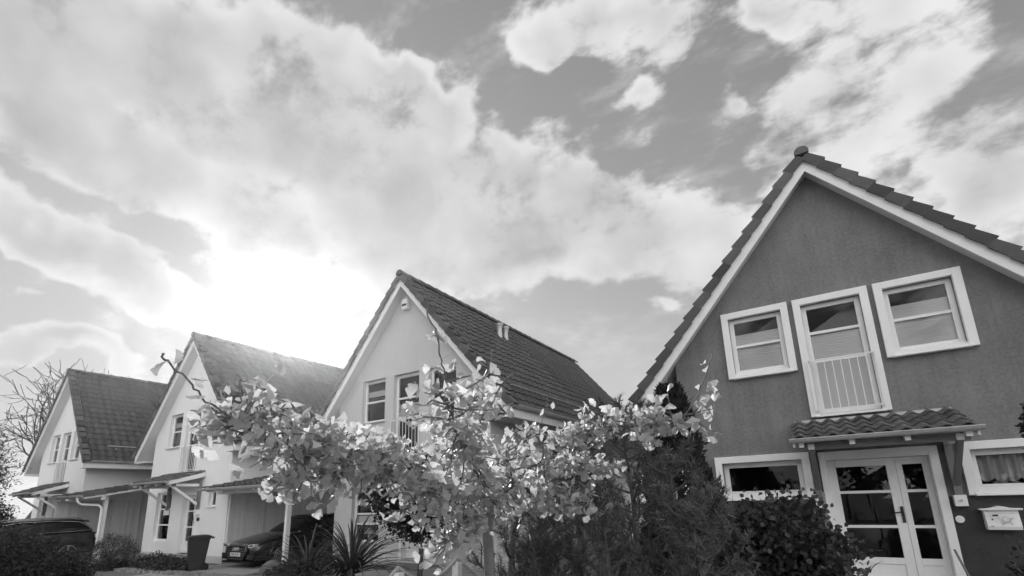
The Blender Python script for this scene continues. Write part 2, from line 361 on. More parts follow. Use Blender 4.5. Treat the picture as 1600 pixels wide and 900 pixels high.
# ------------------------------------------------------------------ roof tiles
TW, TL = .30, .33            # cover width and gauge
def tile_mesh(name, m, amp=.022, seg=6, width=TW, length=.42, lift=.048, base=.012, th=.02):
    b = MB(); W2 = width/2+.006
    row = []
    for y, z in ((0, lift), (length, base)):
        for i in range(seg+1):
            x = -W2+2*W2*i/seg; row.append((x, y, z+amp*math.cos(2*math.pi*x/width)))
    low = [(p[0], 0, p[2]-th) for p in row[:seg+1]]
    k = seg+1
    fs = [(i, i+1, k+i+1, k+i) for i in range(seg)]+[(2*k+i, 2*k+i+1, i+1, i) for i in range(seg)]
    b.add(row+low, fs)
    return b.mesh(name, m, False)
TILE = tile_mesh('tile', M['tile']); TILE_P = tile_mesh('porch_tile', M['tile_old'], .03, 10, length=.40, lift=.05)
def verge_mesh(name, m, side):
    """outer verge tile: x=0 is the gable side, flange turned down there; side=+1 body extends to +x"""
    b = MB(); s = side
    def bx(x0, x1, y0, y1, z0a, z1a, z0b, z1b):
        x0, x1 = sorted((x0*s, x1*s))
        b.add([(x0,y0,z0a),(x1,y0,z0a),(x1,y1,z0b),(x0,y1,z0b),(x0,y0,z1a),(x1,y0,z1a),(x1,y1,z1b),(x0,y1,z1b)], [(0,3,2,1),(4,5,6,7),(0,1,5,4),(1,2,6,5),(2,3,7,6),(3,0,4,7)])
    bx(0, .2, 0, .40, .055, .10, .005, .045)
    bx(-.034, 0, 0, .345, -.09, .105, -.11, .05)
    return b.mesh(name, m)
VERGE = {s: verge_mesh('verge_tile', M['verge'], s) for s in (1, -1)}
def ridge_mesh():
    b = MB(); seg = 8; pts = []
    for y, r in ((0, .125), (.44, .105)):
        for i in range(seg+1):
            a = math.pi*(-.08+1.16*i/seg); pts.append((r*math.cos(a), y, r*math.sin(a)))
    k = seg+1; b.add(pts, [(i+1, i, k+i, k+i+1) for i in range(seg)])
    low = [(p[0]*.85, 0, p[2]*.85) for p in pts[:k]]
    b.add(list(pts[:k])+low, [(i, i+1, k+i+1, k+i) for i in range(seg)])
    return b.mesh('ridge_tile', M['verge'], True)
RIDGE = ridge_mesh()
def join_tiles(name, mesh, mats, m, parent):
    nv = len(mesh.vertices); V = np.empty(nv*3); mesh.vertices.foreach_get('co', V); V = V.reshape(-1, 3)
    mesh.calc_loop_triangles(); F = np.array([t.vertices[:] for t in mesh.loop_triangles])
    A = np.array([[list(r) for r in q] for q in mats])
    VV = np.einsum('nij,kj->nki', A[:, :3, :3], V)+A[:, None, :3, 3]
    FF = (F[None]+(np.arange(len(A))*nv)[:, None, None]).reshape(-1, 3)
    o = link(name, fastmesh(name, VV.reshape(-1, 3), FF, m), parent); o['kind'] = 'stuff'; return o
def slope_matrix(origin, along, up):
    x = Vector(along).normalized(); y = Vector(up).normalized(); z = x.cross(y)
    if z.z < 0: x = -x; z = -z
    q = Matrix((x, y, z)).transposed().to_4x4(); q.translation = Vector(origin); return q

# ------------------------------------------------------------------ windows
def window(parent, u0, u1, z0, z1, y, fw=.07, bars=(), mull=(), blind=None, sill=True, name='window', fmat='white', fd=.07, panel=False):
    """casement in an opening; bars = heights of cross bars, blind = (bottom, top) heights"""
    b = MB()
    b.box(u0, u0+fw, y, y+fd, z0, z1).box(u1-fw, u1, y, y+fd, z0, z1).box(u0+fw, u1-fw, y+.002, y+fd, z0, z0+fw).box(u0+fw, u1-fw, y+.002, y+fd, z1-fw, z1)
    w = b.build(name, M[fmat], parent, bevel=.008)
    for z in bars: MB().box(u0+fw, u1-fw, y+.01, y+fd-.01, z-.025, z+.025).build('bar', M[fmat], w)
    for u in mull: MB().box(u-.04, u+.04, y+.004, y+fd-.004, z0+fw, z1-fw).build('mullion', M[fmat], w)
    zs = [z0+fw]+[q for z in sorted(bars) for q in (z-.025, z+.025)]+[z1-fw]
    us = [u0+fw]+[q for u in sorted(mull) for q in (u-.04, u+.04)]+[u1-fw]
    for i in range(0, len(zs), 2):
        for j in range(0, len(us), 2):
            if panel and i == 0:
                MB().box(us[j], us[j+1], y+.02, y+fd-.02, zs[i], zs[i+1]).build('panel', M['panel_grey'], w); continue
            p = MB(); tilt = .004*math.sin(7.3*i+3.1*j+11*u0)
            p.quad((us[j], y+fd*.5+tilt, zs[i]), (us[j+1], y+fd*.5-tilt, zs[i]), (us[j+1], y+fd*.5+tilt*.5, zs[i+1]), (us[j], y+fd*.5, zs[i+1])).build('pane', M['glass'], w)
    if blind:
        b = MB(); zb, zt = blind; k = int((zt-zb)/.025); pts = []
        for i in range(k+1):
            z = zb+(zt-zb)*i/k; yy = y+fd+.012+(.005 if i % 2 else 0); pts += [(u0+fw*.6, yy, z), (u1-fw*.6, yy, z)]
        b.add(pts, [(2*i, 2*i+1, 2*i+3, 2*i+2) for i in range(k)])
        b.box(u0+fw*.6, u1-fw*.6, y+fd+.008, y+fd+.03, zt, zt+.02)
        b.build('blind', M['blind'], w)
    if sill: MB().box(u0-.03, u1+.03, -.07, y+.01, z0-.035, z0-.003).build('sill', M['zinc'] if sill == 'z' else M['white'], w)
    return w
def railing(parent, u0, u1, z0, z1, y, nb=8):
    r = MB().bar((u0, y, z1), (u1, y, z1), .03, .02).build('railing', M['white'], parent)
    MB().bar((u0, y, z0), (u1, y, z0), .03, .02).build('bottom_rail', M['white'], r)
    for u in (u0, u1): MB().bar((u, y, z0-.03), (u, y, z1+.01), .02, .03).bar((u, y, z1-.05), (u, y+.12, z1-.05), .015).build('post', M['white'], r)
    for i in range(1, nb): u = u0+(u1-u0)*i/nb; MB().tube([(u, y, z0), (u, y, z1)], .007, 6).build('bar', M['white'], r)
    return r

# ------------------------------------------------------------------ houses
HW, K, EU = 2.88, 1.174, 3.66     # half width of the wall, roof slope, eave reach
def front_wall(b, holes, zb, top, reveal):
    us = sorted({-HW, 0., HW} | {q for h in holes for q in h[:2]})
    for ua, ub in zip(us, us[1:]):
        z = zb
        for h in sorted([h for h in holes if h[0] <= ua+1e-6 and h[1] >= ub-1e-6], key=lambda h: h[2]):
            if h[2] > z+1e-6: b.quad((ua, 0, z), (ub, 0, z), (ub, 0, h[2]), (ua, 0, h[2]))
            z = h[3]
        b.quad((ua, 0, z), (ub, 0, z), (ub, 0, top(ub)), (ua, 0, top(ua)))
    for u0, u1, z0, z1 in holes:
        r = reveal
        b.quad((u0,0,z0),(u0,0,z1),(u0,r,z1),(u0,r,z0)).quad((u1,0,z1),(u1,0,z0),(u1,r,z0),(u1,r,z1)).quad((u0,0,z1),(u1,0,z1),(u1,r,z1),(u0,r,z1)).quad((u1,0,z0),(u0,0,z0),(u0,r,z0),(u1,r,z0))
def gutter(name, p0, p1, r, parent, out, m='zinc'):
    """half round gutter between two points; out = direction of the open lip side is up"""
    p0 = Vector(p0); p1 = Vector(p1); d = (p1-p0).normalized(); s = d.cross(Vector((0, 0, 1))).normalized(); b = MB(); k = 8; pts = []
    for p in (p0, p1):
        for rr in (r, r*.86):
            for i in range(k+1):
                a = math.pi*i/k; pts.append(p+s*rr*math.cos(a)-Vector((0, 0, 1))*rr*math.sin(a))
    c = k+1
    fs = [(i, i+1, 2*c+i+1, 2*c+i) for i in range(k)]+[(c+i+1, c+i, 3*c+i, 3*c+i+1) for i in range(k)]+[(0, 2*c, 3*c, c), (k, c+k, 3*c+k, 2*c+k)]
    b.add(pts, fs)
    for p in (p0, p1): b.add([p+s*r*math.cos(math.pi*i/k)-Vector((0, 0, 1))*r*math.sin(math.pi*i/k) for i in range(c)], [tuple(range(c))])
    b.tube([p0+s*r, p1+s*r], .012, 6).tube([p0-s*r, p1-s*r], .012, 6)
    return b.build(name, M[m], parent, smooth=True, auto=40)

def roof(h, rz, depth, nparts, tiled_left=True, barge='white'):
    """roof with barge boards, verge tiles, ridge tiles, covering tiles, eaves and gutters"""
    za = 8.02+rz; v0, v1 = -.31, depth+.31; eu = EU
    zt = lambda u: za-K*abs(u)
    th = .20
    slab = MB().prism([(-eu, zt(eu)), (0, za), (eu, zt(eu)), (eu, zt(eu)-th), (0, za-th), (-eu, zt(eu)-th)], 1, v0+.004, v1)
    rf = slab.build('roof', M['soffit'], h)
    hb = .27
    for s in (-1, 1):
        MB().prism([(0, za+.004), (s*eu, zt(eu)+.004), (s*eu, zt(eu)-hb), (s*(eu-.02), zt(eu)-hb), (0, za-hb-.01)], 1, v0-.035, v0+.002).build('barge_board', M[barge], rf, bevel=.004)
        MB().prism([(0, za+.02), (s*(eu+.01), zt(eu+.01)+.02), (s*(eu+.01), zt(eu+.01)-.035), (0, za-.04)], 1, v0-.055, v0-.037).build('barge_cap', M[barge], rf)
        # closed eave: fascia and flat soffit back to the wall
        ze = zt(eu)
        MB().box(*sorted((s*(eu-.03), s*(eu+.004))), v0+.006, v1-.006, ze-hb-.01, ze-.02).build('fascia', M['white'], rf)
        MB().box(*sorted((s*(HW-.02), s*(eu-.032))), v0+.10, v1-.1, ze-hb+.01, ze-hb+.03).build('soffit', M['soffit'], rf)
        gutter('gutter', (s*(eu+.075), v0-.06, ze+.0), (s*(eu+.075), v1, ze+.0), .07, rf, s)
    th_ = math.atan(K); Ls = (eu+.06)/math.cos(th_)
    rows = int(Ls/TL); cols = int((v1-v0-.36)/TW)+1
    for s in (-1, 1):
        up = Vector((-s*math.cos(th_), 0, math.sin(th_))); nrm = Vector((s*math.sin(th_), 0, math.cos(th_))); eave = Vector((s*(eu+.06), 0, zt(eu+.06)))
        mats = []
        for r in range(rows+1):
            for c in range(cols):
                yy = v0+.20+TW*(c+.5)
                if r == rows: continue
                o = eave+up*(r*Ls/rows)+nrm*.035+Vector((0, yy, 0))
                q = slope_matrix(o, (0, 1, 0), up)
                q = q @ Matrix.Rotation(R(random.uniform(-.8, .8)), 4, 'Z') @ Matrix.Rotation(R(random.uniform(-1., 1.)), 4, 'X')
                mats.append((c+.25*r, q))
        if s == 1 and nparts:
            mats.sort(key=lambda t: t[0])
            for _, q in mats[:nparts]: link('tile', TILE, rf, mtx=q)
            rest = mats[nparts:]
        else: rest = mats
        if rest and (s == 1 or tiled_left): join_tiles('tiles', TILE, [q for _, q in rest], M['tile'], rf)
        for r in range(rows+1):
            o = eave+up*(r*Ls/rows-.02)+nrm*.06+Vector((0, v0-.062, 0))
            x = Vector((0, 1, 0)); z = nrm; ym = up
            q = Matrix((ym.cross(z), ym, z)).transposed().to_4x4()
            side = 1 if q.col[0].y > 0 else -1
            q.translation = o
            q = q @ Matrix.Rotation(R(random.uniform(-.6, .6)), 4, 'Z') @ Matrix.Rotation(R(random.uniform(-.8, .8)), 4, 'X')
            if r*Ls/rows < Ls-.25: link('verge_tile', VERGE[side], rf, mtx=q)
    nr = int((v1-v0-.3)/.40)
    for i in range(nr+1):
        q = Matrix.Translation((0, v0-.10+i*.40, za+.095)) @ Matrix.Rotation(R(-1.2), 4, 'X')
        link('ridge_tile', RIDGE, rf, mtx=q)
    cap = MB(); k = 14
    cap.prism([(.125*math.cos(math.pi*(-.08+1.16*i/k)), za+.095+.125*math.sin(math.pi*(-.08+1.16*i/k))) for i in range(k+1)], 1, v0-.115, v0-.095)
    cap.build('ridge_end_cap', M['verge'], rf)
    return rf

def canopy(h, u0, u1, wz, dep=1.1, zg=2.56, zw=2.95, tilepart=True):
    """little tiled roof over the door on timber brackets"""
    zg += wz; zw += wz
    c = MB().prism([(-dep, zg-.05), (-dep, zg+.0), (-.01, zw-.03), (-.01, zw-.09)], 0, u0+.03, u1-.03).build('canopy', M['soffit'], h)
    L_ = math.hypot(dep, zw-zg); up = Vector((0, dep, zw-zg)).normalized()
    nrow = 4; ncol = int(round((u1-u0)/.22))
    for r in range(nrow):
        for k in range(ncol):
            o = Vector((u0+(u1-u0)*(k+.5)/ncol, -dep-.05, zg-.005))+up*(r*(L_+.02)/nrow)
            q = slope_matrix(o, (1, 0, 0), up) @ Matrix.Scale((u1-u0)/ncol/TW, 4, (1, 0, 0)) @ Matrix.Rotation(R(random.uniform(-1, 1)), 4, 'Z') @ Matrix.Rotation(R(random.uniform(-1, 1)), 4, 'X')
            link('tile', TILE_P, c, mtx=q)
    for s, u in ((1, u0), (-1, u1)):
        MB().prism([(-dep-.02, zg-.12), (-dep-.02, zg+.0), (-.01, zw-.02), (-.01, zw-.17)], 0, *sorted((u, u+s*.03))).build('verge_board', M['white'], c)
    MB().box(u0+.05, u1-.05, -.10, -.015, zw-.05, zw+.03).build('mortar_flashing', M['zinc'], c)
    gutter('gutter', (u0-.04, -dep-.09, zg+.0), (u1+.04, -dep-.09, zg+.0), .06, c, 1)
    MB().box(u0+.08, u1-.08, -dep+.14, -dep+.24, zg-.17, zg-.055).build('purlin', M['wood_grey'], c)
    for i in range(4):
        u = u0+.12+(u1-u0-.24)*i/3
        MB().prism([(-dep-.02, zg-.13), (-dep-.02, zg-.055), (-.02, zw-.10), (-.02, zw-.2)], 0, u-.035, u+.035).build('rafter', M['white'], c)
    for u in (u0+.25, u1-.2):
        k = MB().box(u-.05, u+.05, -.10, -.004, zg-.95, zg-.02)
        br = k.build('bracket', M['wood_grey'], c)
        MB().bar((u, -.08, zg-.78), (u, -dep+.16, zg-.15), .075, .075, (1, 0, 0)).build('strut', M['wood_grey'] if tilepart == 'grey' else M['white'], br)
        MB().box(u-.045, u+.045, -dep+.10, -.101, zg-.165, zg-.075).build('beam', M['white'], br)
        b2 = MB().box(u-.075, u+.075, -.125, -.002, zg-1.12, zg-.952).build('foot_block', M['white'], br)
        MB().tube([(u, -.14, zg-1.035), (u, -.12, zg-1.035)], .022, 10).build('bolt', M['zinc'], b2)
    return c

def double_door(h, u0, u1, z0, z1, split, y=.13, proud=.05):
    """glazed door leaf with a narrower side leaf, in a broad white surround"""
    d = MB()
    d.box(u0-.02, u0+.09, -proud, y+.02, z0, z1+.09).box(u1-.09, u1+.03, -proud, y+.02, z0, z1+.09).box(u0+.09, u1-.09, -proud+.002, y+.02, z1-.06, z1+.09)
    d = d.build('door', M['white'], h, bevel=.008)
    for a, b, st in ((u0+.092, split-.002, .13), (split+.002, u1-.092, .085)):
        f = MB(); zb, zt = z0+.02, z1-.065; g0 = z0+.42; y2 = y+.05
        f.box(a, a+st, y, y2, zb, zt).box(b-st, b, y, y2, zb, zt).box(a+st, b-st, y+.002, y2, zt-.12, zt).box(a+st, b-st, y+.002, y2, g0-.10, g0).box(a+st, b-st, y+.002, y2, zb, zb+.1)
        lf = f.build('leaf', M['white'], d, bevel=.006)
        gz0, gz1 = g0, zt-.12; h3 = (gz1-gz0)
        cuts = [gz0, gz0+h3*.315, gz0+h3*.345, gz0+h3*.695, gz0+h3*.725, gz1]
        for i in (1, 3): MB().box(a+st, b-st, y+.006, y2-.006, cuts[i], cuts[i+1]).build('bar', M['white'], d)
        for i in (0, 2, 4):
            MB().quad((a+st, y+.03, cuts[i]), (b-st, y+.034, cuts[i]), (b-st, y+.03+.004*i, cuts[i+1]), (a+st, y+.03, cuts[i+1])).build('pane', M['glass'], d)
        MB().box(a+st, b-st, y+.02, y2-.01, zb+.1, g0-.1).build('panel', M['white'], d)
    hd = MB().box(split-.055, split-.012, y-.014, y-.001, z0+.98, z0+1.24)
    hd.tube([(split-.035, y-.012, z0+1.15), (split-.035, y-.06, z0+1.15), (split-.15, y-.06, z0+1.14)], .011, 8)
    hd.build('handle', M['darkmetal'], d)
    return d

def surround(h, w, u0, u1, z0, z1, band, y0=-.085, y1=.0, bot=None):
    bot = band if bot is None else bot
    b = MB().box(u0, u0+band, y0, y1-.002, z0, z1).box(u1-band, u1, y0, y1-.002, z0, z1).box(u0+band, u1-band, y0+.002, y1-.002, z1-band, z1)
    # sloping sill piece at the foot
    if bot: b.prism([(y0-.03, z0-.01), (y0-.03, z0+.02), (y1+.05, z0+bot), (y1+.05, z0-.01)], 0, u0+band*.6, u1-band*.6)
    b.build('surround', M['white'], w, bevel=.006)

HOUSES = {}
def house(key, X, Y, label, stucco, rz, wz, depth=11.7, nparts=300, ground='std'):
    random.seed(ord(key))
    h = thing('house', label, 'house', (X, Y, 0), 0., 'gabled houses in a row'); HOUSES[key] = h
    za = 8.02+rz; top = lambda u: za-K*abs(u)-.12
    if key == 'D':
        up = [(-1.87, -.675), (.673, 1.867)]; b_ = .125
        holes = [(a+b_, c-b_, 3.93+.09, 5.30-b_) for a, c in up]+[(-.59+b_, .59-b_, 3.03+.05, 5.30-b_)]
        holes += [(-2.33+b_, -.73-b_, 1.60+.07, 2.42-b_), (1.30+b_, 2.75-b_, 1.60+.07, 2.42-b_), (-.58, 1.02, .2, 2.31)]
    else:
        holes = [(-1.84, -.87, 4.03+wz, 5.33+wz), (-.52, .47, 3.02+wz, 5.33+wz), (.83, 1.80, 4.03+wz, 5.33+wz), (-2.12, -.98, .60+wz, 2.36+wz), (-.15, .98, .22+wz, 2.26+wz)]
        if key == 'B': holes.append((1.62, 2.12, 1.80, 2.32))
    b = MB(); front_wall(b, holes, -.2, top, .20 if key == 'D' else .17)
    ze = za-K*HW-.1
    b.quad((-HW,0,-.2),(-HW,0,ze),(-HW,depth,ze),(-HW,depth,-.2)).quad((HW,0,ze),(HW,0,-.2),(HW,depth,-.2),(HW,depth,ze))
    b.add([(-HW,depth,-.2),(HW,depth,-.2),(HW,depth,top(HW)),(0,depth,top(0)),(-HW,depth,top(HW))], [(4,3,2,1,0)])
    wall = b.build('wall', M[stucco], h)
    # dark rooms behind the panes
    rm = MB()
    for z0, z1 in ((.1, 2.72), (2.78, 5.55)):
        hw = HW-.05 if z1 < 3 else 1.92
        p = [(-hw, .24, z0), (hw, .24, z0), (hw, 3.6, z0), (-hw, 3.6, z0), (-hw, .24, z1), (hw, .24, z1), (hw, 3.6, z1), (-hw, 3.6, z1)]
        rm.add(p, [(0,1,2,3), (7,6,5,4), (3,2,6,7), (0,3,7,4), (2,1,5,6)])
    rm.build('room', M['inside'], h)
    MB().box(-HW-.015, HW+.015, -.018, depth+.01, -.25, .22).build('plinth', M['stucco_dark' if key == 'D' else 'stucco_grey'], h) if key != 'D' else None
    roof(h, rz, depth, nparts)
    if key == 'D':
        for (a, c), zz in zip(up, (4.84, 4.86)):
            w = window(h, a+b_, c-b_, 4.02, 5.30-b_, .05, .085, (4.60,), blind=(4.10, zz), sill=False)
            surround(h, w, a, c, 3.93, 5.30, b_)
        w = window(h, -.59+b_, .59-b_, 3.08, 5.30-b_, .05, .085, (4.07, 4.62), blind=(4.10, 4.56), sill=False, panel=True)
        surround(h, w, -.59, .59, 3.03, 5.30, b_, bot=.06)
        railing(h, -.50, .50, 3.14, 4.06, -.115, 8)
        w = window(h, -2.33+b_, -.73-b_, 1.67, 2.42-b_, .10, .09, (), sill=False); surround(h, w, -2.33, -.73, 1.60, 2.42, b_)
        w = window(h, 1.30+b_, 2.75-b_, 1.67, 2.42-b_, .10, .09, (), sill=False); surround(h, w, 1.30, 2.75, 1.60, 2.42, b_)
        cu = MB(); k = 64; pts = []
        for i in range(k+1):
            u = 1.40+1.25*i/k; yy = .25+.04*math.sin(i*math.pi/4)
            pts += [(u, yy, 2.30), (u, yy, 1.85-.055*abs(math.sin(i*math.pi/8+.4)))]
        cu.add(pts, [(2*i, 2*i+1, 2*i+3, 2*i+2) for i in range(k)]).build('curtain', M['lace'], w, smooth=True)
        for a, c in ((-HW-.012, -.612), (1.062, HW+.012)): MB().box(a, c, -.014, .05, -.2, 1.585).build('plinth', M['plinth_dark'], h)
        double_door(h, -.58, 1.02, .2, 2.31, .49)
        canopy(h, -.92, 1.38, 0., tilepart='grey')
        bl = MB().tube([(1.13, -.04, 1.24), (1.13, -.002, 1.24)], .055, 16).tube([(1.13, -.055, 1.24), (1.13, -.03, 1.24)], .022, 12)
        bl.build('doorbell', M['white'], h)
        MB().box(.2, .75, -.75, -.06, 0, .19).box(-.75, .2, -.751, -.061, 0, .19).box(.75, 1.25, -.751, -.061, 0, .19).build('doorstep', M['stone'], h)
    else:
        y = .12
        for a, c in ((-1.84, -.87), (.83, 1.80)):
            window(h, a, c, 4.03+wz, 5.33+wz, y, .075, (4.67+wz,), blind=(4.85+wz, 5.0+wz) if a < 0 else None, sill='z')
        window(h, -.52, .47, 3.02+wz, 5.33+wz, y, .085, (4.05+wz, 4.63+wz), blind=(4.12+wz, 4.45+wz) if key == 'C' else None, sill='z')
        railing(h, -.56, .51, 3.12+wz, 3.98+wz, -.05, 9)
        window(h, -2.12, -.98, .60+wz, 2.36+wz, y, .08, (1.12+wz, 1.40+wz, 1.68+wz) if key == 'C' else (1.18+wz, 1.75+wz), blind=(1.14, 1.38) if key == 'C' else None, sill=False)
        double_door(h, -.15, .98, .22+wz, 2.26+wz, .62, proud=.03)
        canopy(h, -1.35, 1.28, wz*.3, zg=2.66 if key == 'B' else 2.6, zw=3.0, tilepart='white')
        if key == 'B':
            window(h, 1.62, 2.12, 1.80, 2.32, y, .05, (), sill='w')
            s = MB().box(1.06, 1.2, -.03, -.003, 1.33, 1.44).build('number_plate', M['darkmetal'], h)
            MB().tube([(1.12, -.02, 1.22), (1.12, -.002, 1.22)], .03, 10).build('doorbell', M['white'], h)
        MB().box(-.4, 1.25, -.9, -.03, 0, .2).build('doorstep', M['stone'], h)
    return h
hA = house('A', -28.94, 7.91, 'small white gabled house, farthest along the row, bare tree behind it', 'stucco_white', .05, -.03)
hB = house('B', -19.50, 8.86, 'white gabled house with wheelie bin and black car at its front', 'stucco_white', .10, 0.)
hC = house('C', -9.66, 9.87, 'light grey gabled house with two vent pipes on its dark roof', 'stucco_grey', .22, .05)
hD = house('D', .624, 10.307, 'dark rendered gabled house with white framed windows and glazed door', 'stucco_dark', 0., 0., nparts=0)

# fittings of the grey house: vents on the roof, box under the gable, snow guards
for vy, du in ((3.62, 0.), (3.98, .02)):
    u = .86+du; z = 8.24-K*u
    b = MB().lathe([(.10, -.25), (.095, .12), (.085, .2), (.10, .36), (.12, .40), (.135, .42), (.135, .47), (.06, .50), (.001, .505)], 14, (u, vy, z+.05))
    b.build('vent_pipe', M['zinc'], hC, smooth=True, auto=50)
al = MB().box(-.13, .10, -.16, -.003, 7.30, 7.62).build('alarm_box', M['white'], hC, bevel=.015)
MB().box(-.10, .07, -.175, -.161, 7.40, 7.46).build('siren_slot', M['darkmetal'], al)
for h, rz, L0 in ((hC, .22, 11.5), (hA, .05, 11.)):
    u = 3.20; z = 8.02+rz-K*u+.17; b = MB().tube([(u, .5, z), (u, L0, z)], .016, 6).tube([(u+.06, .5, z-.02), (u+.06, L0, z-.02)], .012, 6)
    sg = b.build('snow_guard', M['zinc'], h)
    for i in range(10): y = .8+i*1.15; MB().bar((u-.15, y, z+.02), (u+.08, y, z-.16), .03, .008).build('guard_bracket', M['zinc'], sg)

# ------------------------------------------------------------------ carports between the houses
def carport(label, xl, xr, yg, yback, post, boards_to, dx):
    c = thing('carport', label, 'carport', (xl, yg, 0), 0., 'carports between the houses')
    x0, x1 = -.12, xr-xl; dep = 6.2; k = .185; zg = 2.33
    zz = lambda y: zg+.02+k*y
    rf = MB().prism([(0, zg-.03), (0, zg+.02), (dep, zz(dep)), (dep, zz(dep)-.06)], 0, x0+.02, x1-.02).build('roof', M['soffit'], c)
    up = Vector((0, 1, k)).normalized(); mats = []
    nc = int((x1-x0-.2)/TW); 
    for r in range(18):
        for i in range(nc):
            q = slope_matrix(Vector((x0+.05+TW*(i+.5), -.06+r*.33, zz(-.06+r*.33)+.01)), (1, 0, 0), up); mats.append(q @ Matrix.Rotation(R(random.uniform(-.5, .5)), 4, 'X'))
    for q in mats[:nc*3]: link('tile', TILE, rf, mtx=q)
    join_tiles('tiles', TILE, mats[nc*3:], M['tile'], rf)
    for r in range(18):
        yy = -.08+r*.33; q = Matrix((Vector((1, 0, 0)), up, Vector((1, 0, 0)).cross(up))).transposed().to_4x4(); q.translation = Vector((x1+.01, yy, zz(yy)+.03)); link('verge_tile', VERGE[-1], rf, mtx=q)
    MB().prism([(-.02, zg-.12), (-.02, zg+.02), (dep, zz(dep)), (dep, zz(dep)-.16)], 0, x1-.035, x1+.0).build('barge_board', M['white'], rf)
    gutter('gutter', (x0-.05, -.08, zg+.01), (x1+.02, -.08, zg+.01), .07, c, 1)
    MB().box(x0, x1-.04, .5, .62, zg-.16, zg-.0).build('beam', M['soffit'], c)
    for i in range(5):
        x = x0+.35+i*(x1-x0-.6)/4
        MB().prism([(.0, zg-.10), (.0, zg-.032), (dep-.1, zz(dep)-.12), (dep-.1, zz(dep)-.2)], 0, x-.04, x+.04).build('rafter', M['white'], c)
    px, py = post
    MB().box(px-.06, px+.06, py-.06, py+.06, 0, zz(py)-.06).build('post', M['white'], c, bevel=.008)
    MB().box(px-.06, px+.06, dep-.7, dep-.58, 0, zz(dep-.7)-.06).build('post', M['white'], c, bevel=.008)
    dp = MB().tube([(dx, -.08, zg-.06), (dx, -.06, zg-.20), (dx+.02, .04, zg-.30), (px+.02, py-.22, 1.98), (px+.10, py-.13, 1.86), (px+.12, py-.13, 1.72), (px+.12, py-.13, .05)], .045, 10)
    dp.build('downpipe', M['white'], c, smooth=True, auto=60)
    # boarded wall on the neighbour's side
    bw_ = thing
    n_ = int((boards_to[1]-boards_to[0])/.10)
    pan = MB().box(.005, .045, boards_to[0], boards_to[1], .1, 2.2).build('board_wall', M['board'], c)
    bb = MB()
    for i in range(n_):
        y = boards_to[0]+.003+i*.10; bb.box(.046, .062+.002*math.sin(i*5.1), y, y+.092, .08, 2.18)
    o = bb.build('boards', M['board'], pan); o['kind'] = 'stuff'
    return c
cpB = carport('white carport over the dark estate car, beside the farthest house', -26.05, -22.85, 7.05, 12, (2.78, .78), (.1, 3.0), 2.75)
cpC = carport('white carport sheltering the black car with ringed grille', -16.61, -12.72, 8.05, 13, (3.02, 1.0), (.85, 6.1), 3.22)
cpD = carport('carport half hidden behind pines, between grey and dark house', -6.77, -2.75, 9.05, 14, (3.3, 1.0), (.85, 6.1), 3.5)
# storage wall with a door joint at the back of the far carport
MB().box(.005, .04, 3.02, 6.1, .05, 2.5).build('storage_wall', M['stucco_grey'], cpB)
sdr = MB().box(.041, .06, 3.05, 4.2, .1, 2.15).build('storage_door', M['stucco_grey'], cpB)
# number on the post of the near carport
def text(s, size, m, parent, mtx, name='lettering', ext=.001):
    cu = bpy.data.curves.new('txt', 'FONT'); cu.body = s; cu.size = size; cu.extrude = ext; cu.align_x = 'CENTER'; cu.align_y = 'CENTER'
    o = bpy.data.objects.new('txt', cu); col.objects.link(o); dg = bpy.context.evaluated_depsgraph_get(); me = bpy.data.meshes.new_from_object(o.evaluated_get(dg))
    bpy.data.objects.remove(o); me.materials.clear(); me.materials.append(m)
    return link(name, me, parent, mtx=mtx)
face = Matrix.Rotation(R(90), 4, 'X')       # text facing -Y
np_ = MB().box(2.955, 3.085, .925, .939, 1.40, 1.56).build('number_sign', M['plate'], cpC)
MB().box(2.965, 3.075, .921, .9248, 1.41, 1.55).build('sign_face', M['darkmetal'], np_)
text('1', .13, M['plate'], np_, Matrix.Translation((3.02, .919, 1.48)) @ face, ext=.0015)
MB().box(2.97, 3.07, .91, .939, .52, .95).build('meter_box', M['zinc'], cpC, bevel=.01)

